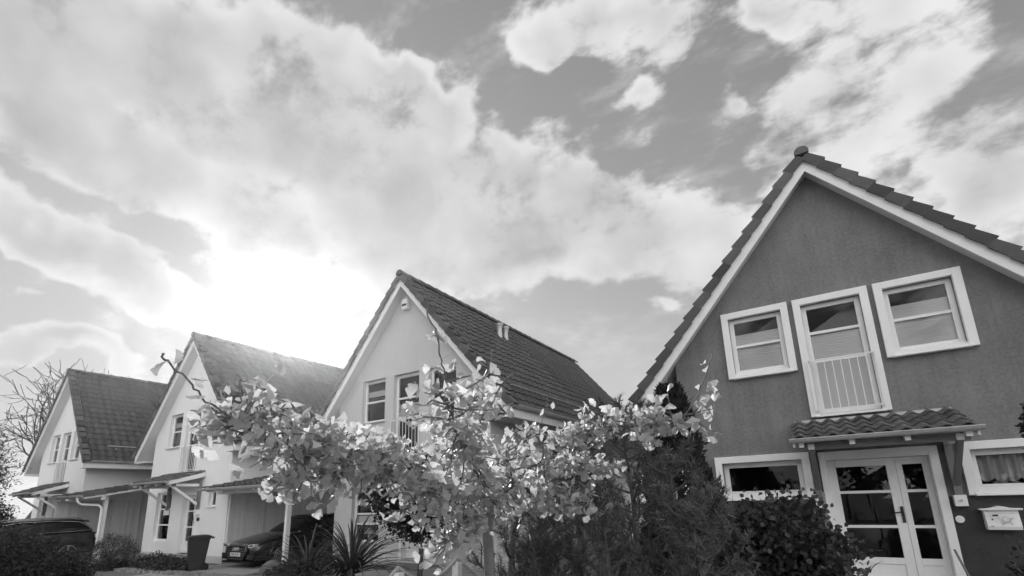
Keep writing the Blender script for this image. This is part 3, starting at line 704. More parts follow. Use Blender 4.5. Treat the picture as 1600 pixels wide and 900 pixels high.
# ------------------------------------------------------------------ cars (nose towards -Y, built from cross sections)
def loft(b, rings, close_ends=True):
    k0 = len(b.v); n = len(rings[0])
    for r in rings: b.v += [tuple(p) for p in r]
    for i in range(len(rings)-1):
        for j in range(n-1): b.f.append((k0+i*n+j, k0+i*n+j+1, k0+(i+1)*n+j+1, k0+(i+1)*n+j))
    if close_ends:
        b.f.append(tuple(range(k0+n-1, k0-1, -1))); b.f.append(tuple(range(k0+(len(rings)-1)*n, k0+len(rings)*n)))
def car(name, label, loc, rz, st, gh, roof_st, wheels, wr, spokes, front=True):
    c = thing(name, label, 'car', loc, rz)
    b = MB(); rings = []
    for y, w, zb, zm, zs, cr_ in st:
        half = [(w*.80, zb), (w*.95, zb+.10), (w, zm), (w*.985, zs-.10), (w*.94, zs-.015), (w*.80, zs+cr_*.45), (w*.45, zs+cr_*.85), (0, zs+cr_)]
        ring = [(-x, y, z) for x, z in half]+[(x, y, z) for x, z in reversed(half[:-1])]; rings.append(ring)
    loft(b, rings); body = b.build('body', M['car'], c, smooth=True)
    sb = body.modifiers.new('sub', 'SUBSURF'); sb.levels = 2; sb.render_levels = 2
    b = MB(); rings = []
    for y, wb, zb, wt, zt in gh:
        half = [(wb, zb), (wb*.7+wt*.3+.012, zb*.65+zt*.35), (wt, zt-.05), (wt*.85, zt-.008), (wt*.5, zt+.005), (0, zt+.01)]
        rings.append([(-x, y, z) for x, z in half]+[(x, y, z) for x, z in reversed(half[:-1])])
    loft(b, rings); cab = b.build('cabin_glass', M['carglass'], c, smooth=True)
    sb = cab.modifiers.new('sub', 'SUBSURF'); sb.levels = 1; sb.render_levels = 2
    b = MB(); rings = []
    for y, wt, zt in roof_st:
        half = [(wt+.015, zt-.055), (wt*.98, zt-.02), (wt*.85, zt+.012), (wt*.5, zt+.024), (0, zt+.028)]
        rings.append([(-x, y, z) for x, z in half]+[(x, y, z) for x, z in reversed(half[:-1])])
    loft(b, rings); b.build('roof_panel', M['car'], c, smooth=True)
    for y in wheels:
        for s in (-1, 1):
            xw = s*(st[len(st)//2][1]-.02)
            ty = MB().lathe([(wr*.70, -.11), (wr*.93, -.11), (wr, -.07), (wr, .07), (wr*.93, .11), (wr*.70, .11)], 32)
            ty.xf(Matrix.Translation((xw-s*.09, y, wr)) @ Matrix.Rotation(R(90), 4, 'Y'))
            w = ty.build('wheel', M['rubber'], c, smooth=True, auto=40)
            ar = MB(); k = 24
            pts = [(xw+s*.026, y+(wr+.045)*math.cos(math.pi*i/k), wr+(wr+.045)*math.sin(math.pi*i/k)) for i in range(k+1)]
            MB().prism([(y+(wr+.04)*math.cos(math.pi*(-.12+1.24*i/k)), wr+(wr+.04)*math.sin(math.pi*(-.12+1.24*i/k))) for i in range(k+1)], 0, xw-s*.2, xw+s*.012).build('wheel_well', M['plastic'], c)
            ar.tube(pts, .02, 6).build('wheel_arch', M['car'], c, smooth=True)
            rm = MB().torus((xw+s*.024, y, wr), wr*.68, .016, 32, 6, axis=0)
            rim = rm.build('rim', M['alloy'], w, smooth=True)
            sp = MB()
            for i in range(spokes):
                a = 2*math.pi*i/spokes+.3
                for da in (-.13, .13):
                    sp.bar((xw+s*.03, y+.05*math.cos(a), wr+.05*math.sin(a)), (xw+s*.026, y+wr*.68*math.cos(a+da), wr+wr*.68*math.sin(a+da)), .028, .016, (1, 0, 0))
            sp.tube([(xw+s*.01, y, wr), (xw+s*.042, y, wr)], .06, 14)
            sp.build('spokes', M['alloy'], w)
            MB().tube([(xw-s*.02, y, wr), (xw-s*.005, y, wr)], wr*.69, 24).build('brake_disc', M['plastic'], w)
    for s in (-1, 1):
        b = MB(); m0 = (s*.93, gh[1][0]+.42, gh[0][2]+.10); b.lathe([(.001, -.075), (.08, -.06), (.10, 0), (.085, .055), (.001, .07)], 14); b.xf(Matrix.Translation((s*1.0, m0[1], m0[2]+.02)) @ Matrix.Diagonal((1, .7, .85, 1)))
        b.bar((s*.84, m0[1]+.02, m0[2]-.03), (s*.96, m0[1]+.01, m0[2]), .05, .03); b.build('mirror', M['car'], c, smooth=True, auto=50)
    return c, body
# estate/saloon nose-out in the carport beside the white house
st = [(.00,.70,.26,.45,.60,.02),(.05,.80,.20,.42,.66,.03),(.22,.885,.17,.46,.71,.045),(.60,.915,.17,.50,.79,.06),(1.05,.92,.17,.52,.87,.07),(1.35,.92,.17,.54,.92,.06),(2.0,.92,.16,.54,.94,.02),(3.2,.92,.16,.54,.96,.02),(4.0,.915,.18,.56,.98,.03),(4.5,.89,.22,.56,.98,.04),(4.68,.82,.28,.56,.94,.03),(4.74,.76,.34,.56,.86,.02)]
gh = [(1.28,.80,.93,.78,.945),(1.62,.83,.93,.68,1.16),(2.02,.85,.93,.62,1.385),(2.7,.86,.95,.60,1.43),(3.5,.86,.96,.60,1.41),(4.1,.85,.97,.58,1.30),(4.58,.80,.97,.66,1.0)]
rs = [(2.00,.60,1.385),(2.3,.61,1.415),(2.7,.61,1.435),(3.3,.61,1.425),(3.8,.60,1.38)]
audi, abody = car('parked_car', 'black car with chrome framed grille and four rings, parked nose out in carport', (-14.98, 8.42, 0), 0., st, gh, rs, (.82, 3.72), .325, 10)
def fq(name, poly, y0, y1, m, parent, bevel=.006): return MB().prism(poly, 1, y0, y1).build(name, M[m], parent, bevel=bevel)
grl = fq('grille', [(-.47, .60), (-.52, .50), (-.36, .235), (.36, .235), (.52, .50), (.47, .60)], -.045, .03, 'plastic', audi)
fr_ = MB()
gp = [(-.47, .61), (-.53, .50), (-.37, .225), (.37, .225), (.53, .50), (.47, .61)]
for i in range(6):
    a, b_ = gp[i], gp[(i+1) % 6]; fr_.bar((a[0], -.052, a[1]), (b_[0], -.052, b_[1]), .022, .022)
fr_.build('grille_frame', M['chrome'], grl)
for i in range(6):
    z = .275+i*.055; hw = .37+max(0, min((z-.235)*.58, .15))-.02
    MB().box(-hw, hw, -.056, -.046, z-.007, z+.007).build('slat', M['alloy'], grl)
for i in range(4): MB().torus(((i-1.5)*.078, -.064, .545), .050, .009, 20, 6).build('emblem_ring', M['chrome'], grl, smooth=True)
pl_ = MB().box(-.26, .26, -.072, -.060, .345, .455).build('number_plate', M['plate'], audi)
text('HA JP 93', .105, M['ink'], pl_, Matrix.Translation((0, -.0735, .40)) @ face, ext=.0005)
for s in (-1, 1):
    hl = fq('headlight', [(s*.50, .585), (s*.53, .665), (s*.80, .70), (s*.86, .685), (s*.80, .60), (s*.66, .575)], -.0, .12, 'lamp', audi)
    MB().prism([(s*.56, .64), (s*.78, .672), (s*.74, .62), (s*.60, .612)], 1, -.006, .01).build('lamp_insert', M['plastic'], hl)
    fq('air_intake', [(s*.52, .40), (s*.84, .42), (s*.82, .25), (s*.48, .25)], -.012, .06, 'plastic', audi)
    MB().bar((s*.50, -.022, .30), (s*.82, .015, .31), .014, .014).build('trim_strip', M['chrome'], audi)
    MB().bar((s*.55, -.022, .36), (s*.83, .015, .375), .014, .014).build('trim_strip', M['chrome'], audi)
MB().box(-.74, .74, -.03, .10, .155, .20).build('splitter', M['plastic'], audi)
# estate with roof rails seen from its rear quarter, nose to the street
st2 = [(.00,.70,.30,.50,.72,.02),(.06,.82,.24,.48,.80,.03),(.25,.90,.22,.52,.88,.05),(.7,.93,.22,.56,.95,.06),(1.1,.94,.22,.58,1.0,.06),(1.4,.94,.22,.60,1.02,.04),(2.2,.94,.22,.60,1.03,.02),(3.4,.94,.22,.60,1.04,.02),(4.2,.93,.24,.62,1.04,.02),(4.55,.91,.28,.62,1.02,.02),(4.66,.86,.34,.62,.98,.02)]
gh2 = [(1.30,.82,1.02,.80,1.03),(1.62,.85,1.02,.72,1.26),(2.0,.87,1.02,.66,1.46),(2.8,.88,1.03,.65,1.505),(3.8,.88,1.04,.65,1.49),(4.25,.87,1.04,.64,1.44),(4.60,.82,1.04,.70,1.08)]
rs2 = [(1.95,.66,1.45),(2.4,.67,1.495),(3.0,.67,1.51),(3.9,.67,1.495),(4.36,.65,1.43)]
suv, sbody = car('parked_car', 'dark estate car with silver roof rails, half hidden by hedge near farthest house', (-24.42, 3.22, 0), 0., st2, gh2, rs2, (.86, 3.78), .345, 5)
for s in (-1, 1):
    MB().tube([(s*.64, 2.1, 1.47), (s*.65, 2.3, 1.545), (s*.65, 3.2, 1.565), (s*.64, 4.0, 1.54), (s*.63, 4.15, 1.48)], .016, 8).build('roof_rail', M['alloy'], suv, smooth=True)
    MB().tube([(s*.885, 1.55, 1.045), (s*.90, 2.6, 1.06), (s*.90, 3.9, 1.07), (s*.875, 4.42, 1.10), (s*.80, 4.30, 1.24), (s*.73, 4.05, 1.40), (s*.70, 3.4, 1.455), (s*.70, 2.5, 1.45), (s*.73, 2.0, 1.38)], .009, 6).build('window_trim', M['chrome'], suv, smooth=True)
    MB().box(*sorted((s*.70, s*.90)), 4.52, 4.66, .80, .95).build('tail_light', M['lamp'], suv, bevel=.02)
    MB().bar((s*.885, 3.0, .34), (s*.885, 4.4, .36), .02, .02).build('trim_strip', M['chrome'], suv)
    MB().bar((s*.885, 3.02, 1.06), (s*.69, 3.0, 1.47), .05, .02, (1, 0, 0)).build('pillar', M['car'], suv)

# ------------------------------------------------------------------ wheelie bin
bn = thing('wheelie_bin', 'dark plastic wheelie bin in front of the white house', 'bin', (-15.85, 7.72, 0), R(-20)); bn.scale = (.88, .88, .93)
b = MB(); rings = [[(-.20,-.22,.04),(.20,-.22,.04),(.20,.20,.04),(-.20,.20,.04)], [(-.27,-.30,.93),(.27,-.30,.93),(.27,.30,.93),(-.27,.30,.93)], [(-.29,-.32,.93),(.29,-.32,.93),(.29,.32,.93),(-.29,.32,.93)], [(-.29,-.32,.97),(.29,-.32,.97),(.29,.32,.97),(-.29,.32,.97)]]
for r in rings: r.append(r[0])
loft(b, rings, False); b.f.append((0, 1, 2, 3)); b.build('body', M['bin'], bn, bevel=.02)
MB().prism([(-.34, .975), (-.34, 1.0), (-.2, 1.05), (.2, 1.06), (.34, 1.03), (.36, .975)], 0, -.30, .30).build('lid', M['bin'], bn, bevel=.015)
MB().tube([(-.24, .34, .95), (-.24, .42, .97), (.24, .42, .97), (.24, .34, .95)], .018, 8).build('handle', M['bin'], bn)
for s in (-1, 1): MB().tube([(s*.21, .24, .1), (s*.27, .24, .1)], .10, 18).build('wheel', M['rubber'], bn)

# ------------------------------------------------------------------ letter box
lb = thing('letter_box', 'white letter box with post horn on the dark wall', 'letter box', (2.22, 10.307, 1.09))
b = MB().prism([(-.14, 0), (-.155, .05), (-.12, .285), (-.003, .285), (-.003, 0)], 0, -.19, .19).build('case', M['white'], lb, bevel=.006)
lid = MB()
pts = [(-.235, .286), (.235, .286), (.235, .31)]+[(.235-.47*i/20, .31+.035*math.exp(-((i-10)/3.6)**2)) for i in range(1, 20)]+[(-.235, .31)]
lid.prism(pts, 1, -.175, -.002); lid.build('lid', M['white'], lb, bevel=.005)
fx = Matrix.Translation((0, -.15, 0)) @ Matrix.Rotation(R(8.5), 4, 'X')
MB().box(-.115, -.055, -.010, .0, .205, .228).xf(fx).build('name_plate', M['ink'], lb)
MB().tube([(-.125, -.012, .155), (-.125, 0, .155)], .010, 10).xf(fx).build('lock', M['darkmetal'], lb)
MB().box(-.17, .17, -.007, .0, .242, .246).xf(fx).build('flap_edge', M['zinc'], lb)
MB().box(-.155, -.12, -.008, .0, .055, .060).xf(fx).build('hinge', M['ink'], lb)
hn = MB().torus((.025, -.008, .155), .042, .0045, 24, 6)
hn.tube([(-.06, -.008, .185), (-.045, -.008, .16), (-.015, -.008, .130), (.03, -.008, .118), (.065, -.008, .13), (.085, -.008, .175)], [.004, .004, .0045, .005, .006, .009], 6)
hn.prism([(.07, .175), (.115, .188), (.10, .168), (.085, .155)], 1, -.012, -.003)
hn.tube([(.0, -.008, .118), (-.012, -.008, .085)], .004, 6).tube([(.06, -.008, .125), (.088, -.008, .09)], .004, 6).tube([(-.025, -.008, .085), (.0, -.008, .088)], .005, 6).tube([(.075, -.008, .09), (.1, -.008, .093)], .005, 6)
hn.xf(fx).build('post_horn', M['zinc'], lb, smooth=True)

# ------------------------------------------------------------------ lamps behind the ground floor window of the grey house
for x, s, lab in ((-11.42, 1.0, 'larger white cone shaded table lamp behind the grey house ground floor window'), (-11.02, .72, 'smaller round shaded table lamp behind the grey house ground floor window')):
    l = thing('table_lamp', lab, 'lamp', (x, 10.27, .62), 0., 'table lamps in the window')
    MB().lathe([(.001, 0), (.07*s, 0), (.07*s, .015), (.03*s, .03), (.05*s, .12), (.055*s, .18), (.02*s, .25), (.012, .30*s+.05)], 16).build('base', M['shade'], l, smooth=True)
    if s == 1.0: MB().lathe([(.17, .26), (.05, .42), (.001, .425)], 20).build('lamp_shade', M['shade'], l, smooth=True, auto=50)
    else: MB().lathe([(.10, .24), (.115, .29), (.09, .35), (.03, .375), (.001, .378)], 20).build('lamp_shade', M['shade'], l, smooth=True)

# ------------------------------------------------------------------ steps, kerb of setts, path by the white house
stp = thing('stone_steps', 'low stone steps between ground cover plants before the white house', 'steps', (-20.0, 7.5, 0))
for i, (y0, y1, z, x0, x1) in enumerate(((-.35, .15, .13, -1.3, 1.2), (.05, .8, .26, -.9, 1.6))):
    MB().box(x0, x1, y0, y1, 0, z).build('step', M['stone'], stp, bevel=.02)
rk = MB(); random.seed(4)
for i in range(150):
    t = i/149; x = -18.3+6.2*t+random.uniform(-.03, .03); y = 6.72+.55*t+random.uniform(-.04, .04)
    for k in range(2):
        w = random.uniform(.06, .085); xx = x+random.uniform(-.02, .02); yy = y+k*.16
        rk.add([(xx-w, yy-w*.8, 0), (xx+w, yy-w*.8, 0), (xx+w, yy+w*.8, 0), (xx-w, yy+w*.8, 0), (xx-w*.7, yy-w*.5, .075), (xx+w*.7, yy-w*.5, .08), (xx+w*.7, yy+w*.5, .075), (xx-w*.7, yy+w*.5, .08)], [(4,5,6,7),(0,1,5,4),(1,2,6,5),(2,3,7,6),(3,0,4,7)])
o = rk.build('kerb', M['stone']); tag(o, kind='structure')
tag(MB().box(-10.9, -6.9, 7.6, 9.75, 0, .16).build('terrace', M['paving']), kind='structure')
# boulder at the carport post
bo = MB().lathe([(.001, .30), (.14, .27), (.24, .18), (.28, .06), (.27, -.05)], 18); rs_ = random.Random(3)
bo.v = [(x*(1+rs_.uniform(-.08, .08)), y*(1.2+rs_.uniform(-.08, .08)), z*(1+rs_.uniform(-.1, .1))) for x, y, z in bo.v]
o = bo.build('boulder', M['stone'], smooth=True); o.location = (-13.15, 8.4, 0); tag(o, 'pale rounded boulder at the foot of the carport post', 'boulder')

# ------------------------------------------------------------------ rope fence
for x, y, zt, lab in ((-3.16, 3.17, 1.20, 'low white fence post with rope loop below the dark tree'), (-3.09, 3.88, 1.20, 'white fence post with rope loop among ginkgo leaf tips and pine')):
    p = thing('rope_post', lab, 'post', (x, y, 0), 0., 'rope fence posts')
    MB().box(-.036, .036, -.036, .036, 0, zt).build('post', M['white'], p, bevel=.004)
    MB().tube([(0, 0, zt), (0, 0, zt+.05)], .004, 6).build('eye_screw', M['zinc'], p)
def rope(pts, n=14):
    out = []
    for i in range(len(pts)-1):
        a, b_ = Vector(pts[i]), Vector(pts[i+1]); s = .42*(b_-a).length
        for k in range(n): t = k/n; q = a.lerp(b_, t); out.append((q.x, q.y, q.z-s*4*t*(1-t)*.5*(1.0)))
    out.append(tuple(pts[-1])); return out
rp = MB().tube(rope([(-3.75, 2.40, 1.0), (-3.16, 3.17, 1.245), (-3.09, 3.88, 1.245), (-2.7, 4.7, 1.05)]), .017, 8)
tag(rp.build('fence_rope', M['rope'], smooth=True), 'thick pale rope sagging between the white fence posts', 'rope')

# ------------------------------------------------------------------ ginkgo in the foreground
LIMBS = {
  'L1': [(-1.72, 2.46, 1.8), (-1.78, 2.16, 1.92), (-1.77, 1.75, 2.01), (-1.7, 1.38, 2.02), (-1.58, 1.03, 2.02), (-1.48, 0.81, 2.04), (-1.37, 0.66, 2.07), (-1.34, 0.6, 2.1), (-1.31, 0.53, 2.14), (-1.28, 0.49, 2.16)],
  'L2': [(-1.74, 2.45, 1.79), (-1.87, 2.21, 1.87), (-1.89, 1.78, 1.94), (-1.81, 1.41, 1.97), (-1.76, 1.14, 1.9)],
  'L3': [(-1.74, 2.45, 1.77), (-1.68, 2.24, 1.72), (-1.56, 1.95, 1.66), (-1.47, 1.76, 1.59)],
  'L4': [(-1.71, 2.46, 1.83), (-1.49, 2.0, 1.95), (-1.17, 1.48, 2.04), (-0.99, 1.2, 2.15), (-0.96, 1.13, 2.23), (-0.93, 1.07, 2.29), (-0.93, 1.03, 2.36)],
  'L5': [(-1.69, 2.48, 1.83), (-1.44, 1.91, 2.01), (-1.2, 1.57, 2.1), (-1.06, 1.46, 2.2), (-0.98, 1.43, 2.27), (-0.95, 1.41, 2.33)],
  'L5b': [(-1.25, 1.67, 2.06), (-1.03, 1.54, 2.2), (-0.94, 1.53, 2.26)],
  'L6': [(-1.68, 2.49, 1.82), (-1.49, 2.6, 1.97), (-1.22, 2.5, 2.1), (-0.94, 2.4, 2.14), (-0.72, 2.37, 2.12), (-0.55, 2.31, 2.11), (-0.42, 2.23, 2.19), (-0.34, 2.16, 2.32), (-0.31, 2.15, 2.38)],
  'L7': [(-1.68, 2.49, 1.8), (-1.51, 2.71, 1.92), (-1.24, 2.72, 2.0), (-1.07, 2.69, 1.91)],
  'L8': [(-1.69, 2.48, 1.77), (-1.45, 2.51, 1.75), (-1.21, 2.53, 1.79), (-1.1, 2.46, 1.74)],
  'L9': [(-1.7, 2.47, 1.83), (-1.73, 2.68, 2.03), (-1.46, 2.7, 2.26), (-1.36, 2.61, 2.39)],
  'L10': [(-1.74, 2.44, 1.81), (-2.06, 2.43, 2.04), (-2.32, 2.17, 2.17), (-2.36, 1.82, 2.14)],
  'L11': [(-1.74, 2.32, 1.83), (-1.68, 1.98, 1.85), (-1.59, 1.73, 1.82), (-1.61, 1.64, 1.75)],
  'L12': [(-1.58, 1.03, 2.02), (-1.59, 1.01, 2.08), (-1.55, 0.95, 2.16)],
  'L13': [(-1.48, 0.81, 2.04), (-1.47, 0.81, 2.09), (-1.46, 0.77, 2.18)],
  'L14': [(-1.64, 1.21, 2.02), (-1.6, 1.1, 1.93), (-1.62, 1.0, 1.83)],
  'L15': [(-1.7, 1.38, 2.02), (-1.64, 1.31, 1.91), (-1.66, 1.21, 1.83)],
  'L16': [(-1.73, 2.45, 1.8), (-1.33, 2.12, 1.85), (-1.24, 1.93, 2.02), (-1.2, 2.05, 2.16)],
}
SPARSE = {'L1': 5.4, 'L4': 3.2, 'L5': 2.8, 'L5b': .6, 'L6': 5.6, 'L12': 1, 'L13': 1, 'L9': 1.6, 'L16': 2, 'L14': 1.2, 'L15': 1.3}
gk = thing('ginkgo_tree', 'low spreading ginkgo with pale fan leaves, sunlit across the foreground', 'tree', (-1.72, 2.46, 0))
G0 = Vector((-1.72, 2.46, 0))
rg = np.random.default_rng(11); rr_ = random.Random(11)
tk = MB().tube([(.02, .01, -.05), (.0, .02, .6), (.02, -.01, 1.2), (-.01, .0, 1.6), (0, 0, 1.82)], [.045, .036, .032, .031, .036], 10)
tk.build('trunk', M['bark_pale'], gk, smooth=True)
def smooth_line(pts, n=5):
    P_ = [Vector(p) for p in pts]; P_ = [P_[0]]+P_+[P_[-1]]; out = []
    for i in range(1, len(P_)-2):
        for k in range(n):
            t = k/n; a, b_, c_, d_ = P_[i-1:i+3]
            out.append(.5*((2*b_)+(c_-a)*t+(2*a-5*b_+4*c_-d_)*t*t+(3*b_-a-3*c_+d_)*t**3))
    out.append(P_[-1]); return out
leafP, leafD = [], []
br = MB(); tw = MB()
for key, pts in LIMBS.items():
    ln = smooth_line(pts); ns = int(SPARSE.get(key, 99)*5); m_ = len(ln)
    r0 = .010 if key in ('L1', 'L6', 'L10', 'L7') else .008
    if key in ('L12', 'L13', 'L5b', 'L14', 'L15'): r0 = .006
    br.tube([p-G0+Vector((rr_.uniform(-.006, .006), rr_.uniform(-.006, .006), rr_.uniform(-.006, .006))) for p in ln], [max(r0*(1-i/m_)**1.6, .0026) for i in range(m_)], 7)
    acc = 0.
    for i in range(m_-1):
        seg = ln[i+1]-ln[i]; acc += seg.length; fr = i/m_
        if i >= ns:
            if acc > .05:
                acc = 0.
                for _ in range(rr_.choice((1, 2, 2))):
                    d = Vector((rr_.uniform(-1, 1), rr_.uniform(-1, 1), rr_.uniform(-.9, .6))).normalized(); leafP.append(ln[i]); leafD.append(d)
            continue
        step = (.0122 if fr > .2 else .05)*(1.5 if key in ('L4', 'L5', 'L16') else 1.)
        while acc > step:
            acc -= step
            base = ln[i]+seg*rr_.random()
            d = Vector((rr_.gauss(0, 1), rr_.gauss(0, 1), rr_.gauss(0, .55))).normalized()
            Lt = rr_.uniform(.03, .17)*(.75 if base.length < 1.6 else 1.)
            q = [base]; k = max(2, int(Lt/.035))
            for j in range(1, k+1): q.append(base+d*Lt*j/k+Vector((rr_.uniform(-.01, .01), rr_.uniform(-.01, .01), rr_.uniform(-.01, .012))))
            tw.tube([p-G0 for p in q], [.0035*(1-j/(k+1))+.0012 for j in range(k+1)], 4, False)
            for j in range(1, k+1):
                for _ in range(rr_.choice((1, 1, 2, 2))+(1 if j == k else 0)):
                    dd = (d*.4+Vector((rr_.gauss(0, 1), rr_.gauss(0, 1), rr_.gauss(-.25, .8)))).normalized(); leafP.append(q[j]); leafD.append(dd)
br.build('branches', M['bark_pale'], gk, smooth=True); o = tw.build('twigs', M['bark_pale'], gk); o['kind'] = 'stuff'
def ginkgo_leaf(seed):
    r_ = random.Random(seed); V = [(-.012, 0, 0), (.012, 0, 0), (0, .48, .02)]; F = [(0, 1, 2)]
    n = 14; c = len(V); V.append((0, .46, .02)); spread = R(r_.uniform(56, 74)); cup = r_.uniform(-.35, .45); fold = r_.uniform(-.05, .25); bend = r_.uniform(-.6, .6); skew = r_.uniform(-.25, .25)
    for ring, rad in ((0, .34), (1, .62)):
        for i in range(n+1):
            a = -spread+2*spread*i/n; notch = .16*math.exp(-((i-n/2)/.75)**2)*(r_.uniform(.5, 1.3)) if ring else 0
            rad_ = rad*(1-.10*abs(i-n/2)/n*2)*(1+(r_.uniform(-.05, .05) if ring else 0))-notch
            x = math.sin(a)*rad_; y = .46+math.cos(a)*rad_
            z = .02+cup*x*x*2+bend*(y-.46)**2+skew*x*(y-.46)*2+fold*abs(x)+(.016*(-1)**i+.02*math.sin(i*.9+seed) if ring else .01*math.sin(i*1.3))
            V.append((x, y, z))
    k0 = c+1; k1 = k0+n+1
    for i in range(n):
        F += [(c, k0+i+1, k0+i), (k0+i, k0+i+1, k1+i+1), (k0+i, k1+i+1, k1+i)]
    return V, F
GL = [ginkgo_leaf(s) for s in range(6)]
LP = np.array([tuple(p) for p in leafP]); LD = np.array([tuple(d) for d in leafD])
keep = np.linalg.norm(LP-np.array([0, 0, 1.8]), axis=1) > .85; LP, LD = LP[keep], LD[keep]
rot = frames(LD, rg); siz = rg.uniform(.042, .070, len(LP))*np.clip(np.linalg.norm(LP-np.array([0, 0, 1.8]), axis=1)/1.75, .76, 1.)
order = np.argsort(np.linalg.norm(LP-np.array([0, 0, 1.8]), axis=1)); LP, rot, siz = LP[order]-np.array(G0), rot[order], siz[order]
# the leaves that show largest are single leaves
near = np.zeros(len(LP), bool); near[:300] = True
gmesh = []
for V, F in GL:
    me = fastmesh('leaf', np.array(V), np.array(F), M['ginkgo'], np.array(V)[:, :2]); me.polygons.foreach_set('use_smooth', [True]*len(me.polygons)); gmesh.append(me)
for i in np.where(near)[0]:
    q = Matrix([list(r) for r in rot[i]*siz[i]]).to_4x4(); q.translation = Vector(LP[i]); link('leaf', gmesh[i % 6], gk, mtx=q)
Vs, Fs, off = [], [], 0
UVs = []
for t in range(6):
    idx = np.where(~near)[0]; idx = idx[idx % 6 == t]; T = np.array(GL[t][0]); Fq = np.array(GL[t][1])
    V = np.einsum('nij,kj->nki', rot[idx]*siz[idx][:, None, None], T)+LP[idx][:, None, :]
    UVs.append(np.tile(T[:, :2], (len(idx), 1))); Vs.append(V.reshape(-1, 3)); Fs.append((Fq[None]+(np.arange(len(idx))*len(T))[:, None, None]).reshape(-1, 3)+off); off += len(idx)*len(T)
me = fastmesh('leaves', np.concatenate(Vs), np.concatenate(Fs), M['ginkgo'], np.concatenate(UVs)); me.polygons.foreach_set('use_smooth', [True]*len(me.polygons))
o = link('leaves', me, gk); o['kind'] = 'stuff'

# ------------------------------------------------------------------ pines
def pine(label, x, y, hgt, spread, seed, nb=38, lean=(0, 0), needle=.075, low=.12):
    t = thing('pine', label, 'pine', (x, y, 0), 0., 'mountain pines'); r_ = random.Random(seed); rn = np.random.default_rng(seed)
    ax = lambda z: Vector((lean[0]*z/hgt+.03*math.sin(z*3+seed), lean[1]*z/hgt+.03*math.cos(z*2.3+seed), z))
    MB().tube([ax(hgt*i/10) for i in range(11)], [.045*(1-i/11)+.008 for i in range(11)], 8).build('trunk', M['bark'], t, smooth=True)
    bm = MB(); P_, D_ = [], []
    def tuft(p, d, n, l):
        for _ in range(n):
            q = p-d*r_.uniform(0, .10); v = (d*r_.uniform(.1, .9)+Vector((r_.gauss(0, .6), r_.gauss(0, .6), r_.gauss(0, .6)))).normalized(); P_.append(tuple(q)); D_.append(tuple(v*l*r_.uniform(.7, 1.15)))
    for i in range(nb):
        z = hgt*(low+(1-low)*(i/nb)**.9); a = i*2.4+r_.uniform(-.4, .4); Lb = spread*(1.05-.78*(z/hgt))*r_.uniform(.65, 1.15)
        p = ax(z); pts = [p]; d = Vector((math.cos(a), math.sin(a), .15)).normalized(); k = 7
        for j in range(k):
            d = (d+Vector((r_.uniform(-.12, .12), r_.uniform(-.12, .12), .13))).normalized(); p = p+d*Lb/k; pts.append(p)
            if j >= 3:
                for _ in range(1 if j < k-1 else 3):
                    sd = (d+Vector((r_.gauss(0, .6), r_.gauss(0, .6), r_.gauss(.25, .4)))).normalized(); Ls = r_.uniform(.05, .16)
                    e = p+sd*Ls; bm.tube([p, p+sd*Ls*.6+Vector((0, 0, .01)), e+Vector((0, 0, .03))], [.004, .0035, .003], 4, False); tuft(e+Vector((0, 0, .03)), (sd+Vector((0, 0, .35))).normalized(), 36, needle)
        bm.tube(pts, [.011*(1-j/(k+1))+.003 for j in range(k+1)], 5, False)
    tuft(ax(hgt), Vector((0, 0, 1)), 70, needle)
    o = bm.build('branches', M['bark'], t); P_ = np.array(P_); D_ = np.array(D_); L_ = np.linalg.norm(D_, axis=1)
    o = link('needles', scatter('needles', NEEDLE[0], NEEDLE[1], P_, frames(D_, rn), np.stack([np.full(len(L_), needle), L_, L_], 1), M['needle']), t); o['kind'] = 'stuff'
    return t
pine('slim pine with long bare leaders in front of the grey house corner', -2.15, 3.45, 2.02, .50, 1, 26)
pine('bushy pine below the ginkgo crown, with a crooked pale trunk', -1.72, 3.75, 1.95, .75, 2, 44)
pine('tall dense pine rising behind the right side of the ginkgo', -1.55, 4.55, 2.55, .95, 3, 60)
pine('broad pine standing before the columnar cypress', -1.02, 4.05, 2.0, .75, 4, 48)
pine('low pine with pale shoot tips beside the round leaved bush', -.78, 3.55, 1.72, .55, 5, 36)
pine('small pine at the bottom edge beneath the bushy pines', -1.25, 3.2, 1.62, .55, 6, 34)

pine('young pine low between the slim pine and the ginkgo trunk', -2.35, 4.4, 1.75, .6, 7, 34)
pine('squat pine at the bottom edge in front of the crooked trunk', -1.85, 3.25, 1.42, .5, 8, 30)

